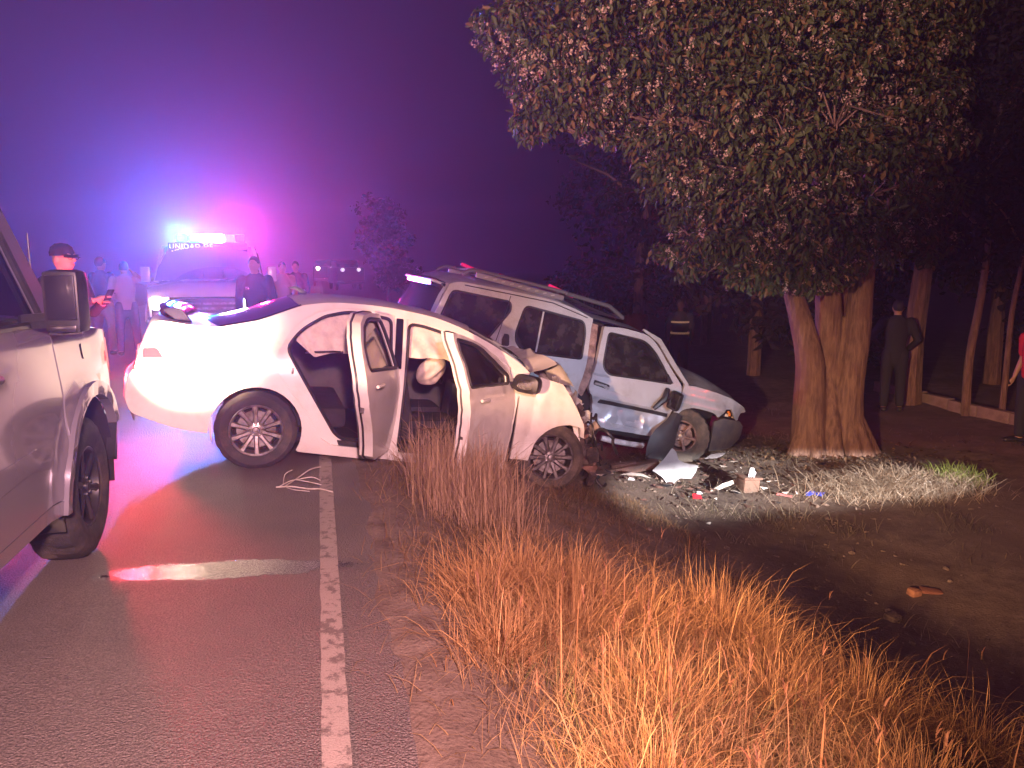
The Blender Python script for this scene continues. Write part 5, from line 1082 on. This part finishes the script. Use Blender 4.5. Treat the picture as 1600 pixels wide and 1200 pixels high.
ph.matrix_world = man.matrix_world @ Matrix.Translation((0, .44, 1.30)) @ Matrix.Rotation(R(-30), 4, 'X')
person('person', 'person in dark top and khaki trousers standing with back turned on the road', -7.42, 14.0, (.3, 1), 1.76, CLOTHBLK, KHAKI, arms=[[(.19, 0, 1.42), (.27, .02, 1.14), (.16, .22, 1.02)], [(-.19, 0, 1.42), (-.27, .02, 1.14), (-.16, .22, 1.02)]], vox=.02, stance=.13, z=0)
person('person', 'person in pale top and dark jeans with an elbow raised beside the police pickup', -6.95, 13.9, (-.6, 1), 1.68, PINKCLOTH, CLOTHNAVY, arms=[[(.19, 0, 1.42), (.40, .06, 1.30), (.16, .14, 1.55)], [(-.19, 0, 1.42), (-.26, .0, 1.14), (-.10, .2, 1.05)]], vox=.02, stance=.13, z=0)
person('person', 'officer in black uniform standing against the police pickup bonnet behind the sedan', -3.75, 11.3, (.1, -1), 1.74, CLOTHBLK, CLOTHBLK, vox=.02, z=0)
MB().box((.09, .115, 1.30), (.05, .015, .05), bev=.006).build('badge', CHROME, bpy.data.objects['person.003'])
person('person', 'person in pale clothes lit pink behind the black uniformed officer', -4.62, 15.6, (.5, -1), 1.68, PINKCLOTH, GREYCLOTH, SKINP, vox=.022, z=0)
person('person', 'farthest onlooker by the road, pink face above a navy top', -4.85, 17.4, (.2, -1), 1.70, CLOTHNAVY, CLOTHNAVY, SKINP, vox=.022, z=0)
person('person', 'person in a bright red shirt and dark trousers cut off by the frame edge', 7.02, 10.25, (-1, -.1), 1.78, REDCLOTH, CLOTHBLK, vox=.018, long_sleeve=False)
person('person', 'shadowy figure in dark clothes between the flowering tree and the stout trunk', 6.32, 12.6, (.3, 1), 1.84, CLOTHBLK, CLOTHBLK, arms=[[(.19, 0, 1.42), (.30, -.04, 1.14), (.20, .14, .98)], [(-.19, 0, 1.42), (-.36, .0, 1.18), (-.17, .12, 1.02)]], vox=.02)
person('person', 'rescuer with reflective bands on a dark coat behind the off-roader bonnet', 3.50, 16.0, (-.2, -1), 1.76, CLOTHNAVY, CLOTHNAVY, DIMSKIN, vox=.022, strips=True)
person('person', 'dim figure in a red top beyond the roof rack of the off-roader', 2.62, 16.2, (.2, -1), 1.70, M('dimmed_red_cloth', (.12, .012, .016), .85), CLOTHBLK, DIMSKIN, vox=.022)  # red cloth darkened in its colour so this figure looks unlit

# ================================================================== DEBRIS
def sheet(name, label, cat, outline, mw, mat, bend, t=.004, res=.035):
    o = MB().panel(outline, lambda a, c: (a, bend(a, c), c), (), res, t).panel(outline, lambda a, c: (a, bend(a, c) + t, c), (), res, 0).build(name, mat, None, sharp=30)
    o.matrix_world = mw; return tag(o, label, cat)
BROKEN = M('broken_white_panel', (.36, .36, .37), .45, coat=.2, col2=(.24, .22, .20), vs=8, lo=.52, hi=.75)
BRN = M('brown_plastic', (.16, .08, .06), .7, col2=(.08, .05, .04), vs=10); PALE = M('pale_splinter', (.6, .56, .50), .6, col2=(.4, .34, .28), vs=12)
def at(x, y, dz, rx=0, ry=0, rz=0): return Matrix.Translation((x, y, gz(x, y) + dz)) @ Matrix.Rotation(R(rz), 4, 'Z') @ Matrix.Rotation(R(rx), 4, 'X') @ Matrix.Rotation(R(ry), 4, 'Y')
sheet('bumper_piece', 'large torn white bumper piece propped on the dirt below the off-roader wheel', 'car part', [(-.27, -.06), (-.12, .08), (.013, .24), (.05, .20), (.066, .09), (.12, .05), (.27, .0), (.23, -.08), (.17, -.15), (.05, -.14), (0, -.17), (-.07, -.24), (-.12, -.20), (-.16, -.145), (-.24, -.08)], at(1.84, 8.45, .20, -38, 0, 4), BROKEN, lambda a, c: .10 * c * c * 3 - .08 * abs(a - .05) + .03 * mnz(a, c, 0, 3.))
o = MB().box((0, 0, 0), (.62, .10, .09), bev=.02).box((-.1, .02, .05), (.3, .06, .05), (0, .1, .1), .01).build('bumper_foam', BRN, None, sharp=30); o.matrix_world = at(1.38, 8.55, .06, 10, -9, 6); tag(o, 'long brown crash bar lying against the big white bumper piece', 'car part')
sheet('trim_strip', 'thin pale curved strip on the grass in front of the brown crash bar', 'car part', [(-.16, 0), (-.05, .035), (.08, .03), (.17, -.02), (.05, -.005), (-.06, -.01)], at(1.36, 8.22, .05, -60, 4, -6), PALE, lambda a, c: .4 * a * a)
sheet('splinter', 'long pale splinter leaning on the broken block', 'debris', [(-.24, -.03), (-.05, .03), (.15, .055), (.25, .06), (.25, .02), (.08, .0), (-.12, -.03)], at(2.42, 8.36, .06, -35, -8, 10), PALE, lambda a, c: .1 * a * a)
o = MB().box((0, 0, 0), (.20, .17, .15), (.05, .06, .3), .02).box((.02, 0, .085), (.24, .16, .025), (.06, .10, .35), .006).build('broken_block', M('block_brown', (.13, .085, .06), .9, col2=(.20, .10, .07), vs=12, bump=.6, bs=40), None, sharp=30); o.matrix_world = at(2.63, 8.3, .07); tag(o, 'square brown broken block with a reddish top on the dirt', 'block')
sheet('paper_scrap', 'crumpled white paper scrap lying on top of the broken block', 'paper', [(-.05, -.05), (.0, .055), (.05, .06), (.06, .0), (.02, -.06)], at(2.66, 8.28, .21, -50, 10, 20), M('white_paper', (.75, .74, .76), .8), lambda a, c: .03 * mnz(a, c, 2, 14.), .002, .02)
sheet('blue_wrapper', 'flat blue wrapper on the lit dirt in front of the tree', 'wrapper', [(-.12, -.03), (-.11, .03), (.06, .035), (.10, .0), (.05, -.035)], at(3.32, 8.10, .035, -72, 0, 3), M('blue_plastic', (.04, .07, .55), .35), lambda a, c: .012 * math.sin(a * 40), .003)
sheet('black_scrap', 'black plastic scrap touching the blue wrapper', 'debris', [(-.06, -.02), (-.05, .03), (.05, .025), (.07, -.015)], at(3.47, 8.06, .03, -65, 0, -12), BLACKP, lambda a, c: .01 * math.sin(a * 60), .003)
sheet('white_scrap', 'narrow white streak of plastic right of the black scrap', 'debris', [(-.14, -.008), (.0, .012), (.15, .006), (.10, -.012)], at(3.70, 8.10, .03, -70, 0, 4), PALE, lambda a, c: .01 * math.sin(a * 25), .003)
sheet('red_shard', 'broken red lens shard at the near edge of the lit dirt', 'debris', [(-.05, -.025), (-.04, .04), (.04, .03), (.055, -.02)], at(1.92, 7.70, .04, -45, 5, 8), M('red_shard_m', (.5, .02, .03), .25, coat=.5), lambda a, c: .01 * a, .004)
sheet('pink_shard', 'faded pink shard lying left of the blue wrapper', 'debris', [(-.10, -.015), (-.08, .02), (.09, .015), (.07, -.02)], at(2.95, 8.02, .03, -70, 0, 0), M('pink_plastic', (.5, .16, .15), .5), lambda a, c: .015 * math.sin(a * 20), .003)
sheet('plastic_flap', 'grey plastic flap on the ground under the off-roader bumper corner', 'car part', [(-.16, -.03), (-.05, .035), (.16, .05), (.10, 0), (.0, -.04)], at(2.62, 9.62, .05, -60, -4, 6), M('grey_flap', (.26, .24, .25), .5), lambda a, c: .2 * a * a)
for k, (x, y, lab) in enumerate(((1.28, 8.0, 'tiny white chip in the dark weeds under the white sedan nose'), (1.98, 7.85, 'small white oval chip beside the red lens shard'), (2.47, 9.78, 'small white chip beside the off-roader tyre'), (3.10, 8.08, 'little pale chip between the pink shard and the blue wrapper'))):
    sheet('white_chip', lab, 'debris', [(-.035, -.012), (-.02, .02), (.03, .016), (.04, -.01)], at(x, y, .045, -45, 0, 20 * k), MATS['white_paper'], lambda a, c: .006 * math.sin(a * 60), .004, .02)
# splinters of plastic and bark strewn round the wreck: beyond counting
fs = MB()
for i in range(300):
    x, y = random.gauss(2.1, .75), random.gauss(8.5, .65); a = random.uniform(0, 6.3); L = random.uniform(.015, .075); c_, s_ = math.cos(a), math.sin(a); z = gz(x, y) + .012
    fs.add([(x + L * c_, y + L * s_, z + random.uniform(0, .03)), (x - L * .4 * s_, y + L * .4 * c_, z), (x - L * c_, y - L * s_, z + random.uniform(0, .02)), (x + L * .3 * s_, y - L * .3 * c_, z + .015)], [(0, 1, 2, 3)], random.choice((0, 0, 0, 1, 1, 2)))
tag(fs.build('splinters', [BRN, BLACKP, PALE], None, smooth=False), kind='stuff')
def brick(name, label, x, y, s, rz, mat):
    o = MB().box((0, 0, 0), s, (.1, .08, 0), .018).build(name, mat, None, sharp=30); o.matrix_world = at(x, y, s[2] * .4, 0, 0, rz)
    me = o.data
    for v in me.vertices: v.co += Vector((mnz(*v.co, 9.), mnz(v.co.y, v.co.z, v.co.x, 9.), 0)) * .012
    return tag(o, label, 'stone')
STONE = M('orange_stone', (.42, .20, .10), .9, col2=(.26, .12, .07), vs=12, bump=.5, bs=30)
brick('stone', 'lone orange stone on the dark dirt at the right, beyond the grass', 3.10, 5.60, (.085, .07, .06), 20, STONE)
brick('stone', 'flat dark piece standing in for the shadow right of the lone orange stone', 3.24, 5.62, (.16, .08, .028), -8, M('stone_shadow', (.20, .08, .05), .95, bump=.5, bs=30))  # thin dark slab drawn as the orange stone's cast shadow
brick('stone', 'dull grey stone half sunk nearer than the orange stone', 2.66, 5.05, (.11, .08, .05), 35, CLOD)
# dead stalk across the edge line
tw = MB()
for pts, r in (([(-1.72, 5.42, .02), (-1.60, 5.40, .03), (-1.47, 5.36, .025), (-1.38, 5.34, .03), (-1.28, 5.30, .02)], .006), ([(-1.66, 5.41, .025), (-1.60, 5.55, .05), (-1.55, 5.72, .07), (-1.50, 5.84, .06)], .005), ([(-1.60, 5.53, .045), (-1.50, 5.58, .05), (-1.43, 5.56, .03)], .004), ([(-1.70, 5.44, .02), (-1.62, 5.50, .05), (-1.52, 5.47, .05), (-1.40, 5.45, .03)], .004), ([(-1.64, 5.41, .02), (-1.56, 5.32, .03), (-1.44, 5.28, .03)], .004), ([(-1.68, 5.46, .03), (-1.69, 5.55, .08), (-1.65, 5.60, .10)], .003)):
    tw.tube(cr(pts, 4), r, 5)
tag(tw.build('dead_stalk', PALE, None), 'dry branched stalk lying across the white edge line behind the sedan wheel', 'twig')
# fallen leaves round the trunk foot
n = 900; P = np.stack([RNG.normal(4.2, .75, n), RNG.normal(9.7, .55, n)], 1); P = np.concatenate([P, np.array([gz(*q) for q in P])[:, None] + .012], 1)
quads('fallen_leaves', P, RNG.normal(0, .35, (n, 3)) + np.array([0, 0, 1.]), RNG.uniform(.04, .09, n), .5, tints(n, (.22, .14, .08), (.11, .07, .045)), LEAFM)
# cut grass heap and the living tuft at its end
hp = thing('grass_heap', 'heap of cut dry pale grass at the right end of the lit dirt', 'grass heap', Matrix.Translation(gp(4.2, 8.15)))
n = 3400; g_ = RNG.normal(0, 1, (n, 2)) * np.array([.42, .17]); B = np.concatenate([g_, np.zeros((n, 1))], 1)
B[:, 2] = np.maximum(0, .20 - .35 * np.abs(g_[:, 0]) - .45 * np.abs(g_[:, 1])) * RNG.uniform(0, 1, n) + np.array([gz(4.2 + p, 8.15 + q) for p, q in g_]) - gz(4.2, 8.15)
tag(blades('cut_grass', B, RNG.uniform(.12, .34, n), RNG.uniform(.004, .008, n), RNG.uniform(.6, 1.45, n), tints(n, (.46, .38, .29), (.28, .20, .13)), GRASSM, hp), kind='stuff')
cu = MB()
for k in range(9):
    c_ = Vector((random.gauss(0, .25), random.gauss(0, .1), .07)); a = random.uniform(0, 6.3); q = random.uniform(.025, .06)
    cu.tube([c_ + Vector((q * math.cos(th) * math.cos(a), q * math.cos(th) * math.sin(a), .06 + q * 1.1 * math.sin(th))) for th in np.linspace(-.9, 3.6, 12)], .004, 4)
cu.build('curled_stalks', PALE, hp)
gt = thing('grass_tuft', 'bright green grass tuft at the end of the cut grass heap', 'grass tuft', Matrix.Translation(gp(5.02, 8.42)))
n = 420; g_ = RNG.normal(0, 1, (n, 2)) * np.array([.17, .10]); B = np.concatenate([g_, np.zeros((n, 1))], 1)
tag(blades('green_blades', B, RNG.uniform(.12, .30, n), RNG.uniform(.006, .010, n), RNG.uniform(.25, .9, n), tints(n, (.26, .34, .07), (.16, .19, .05)), GRASSM, gt), kind='stuff')
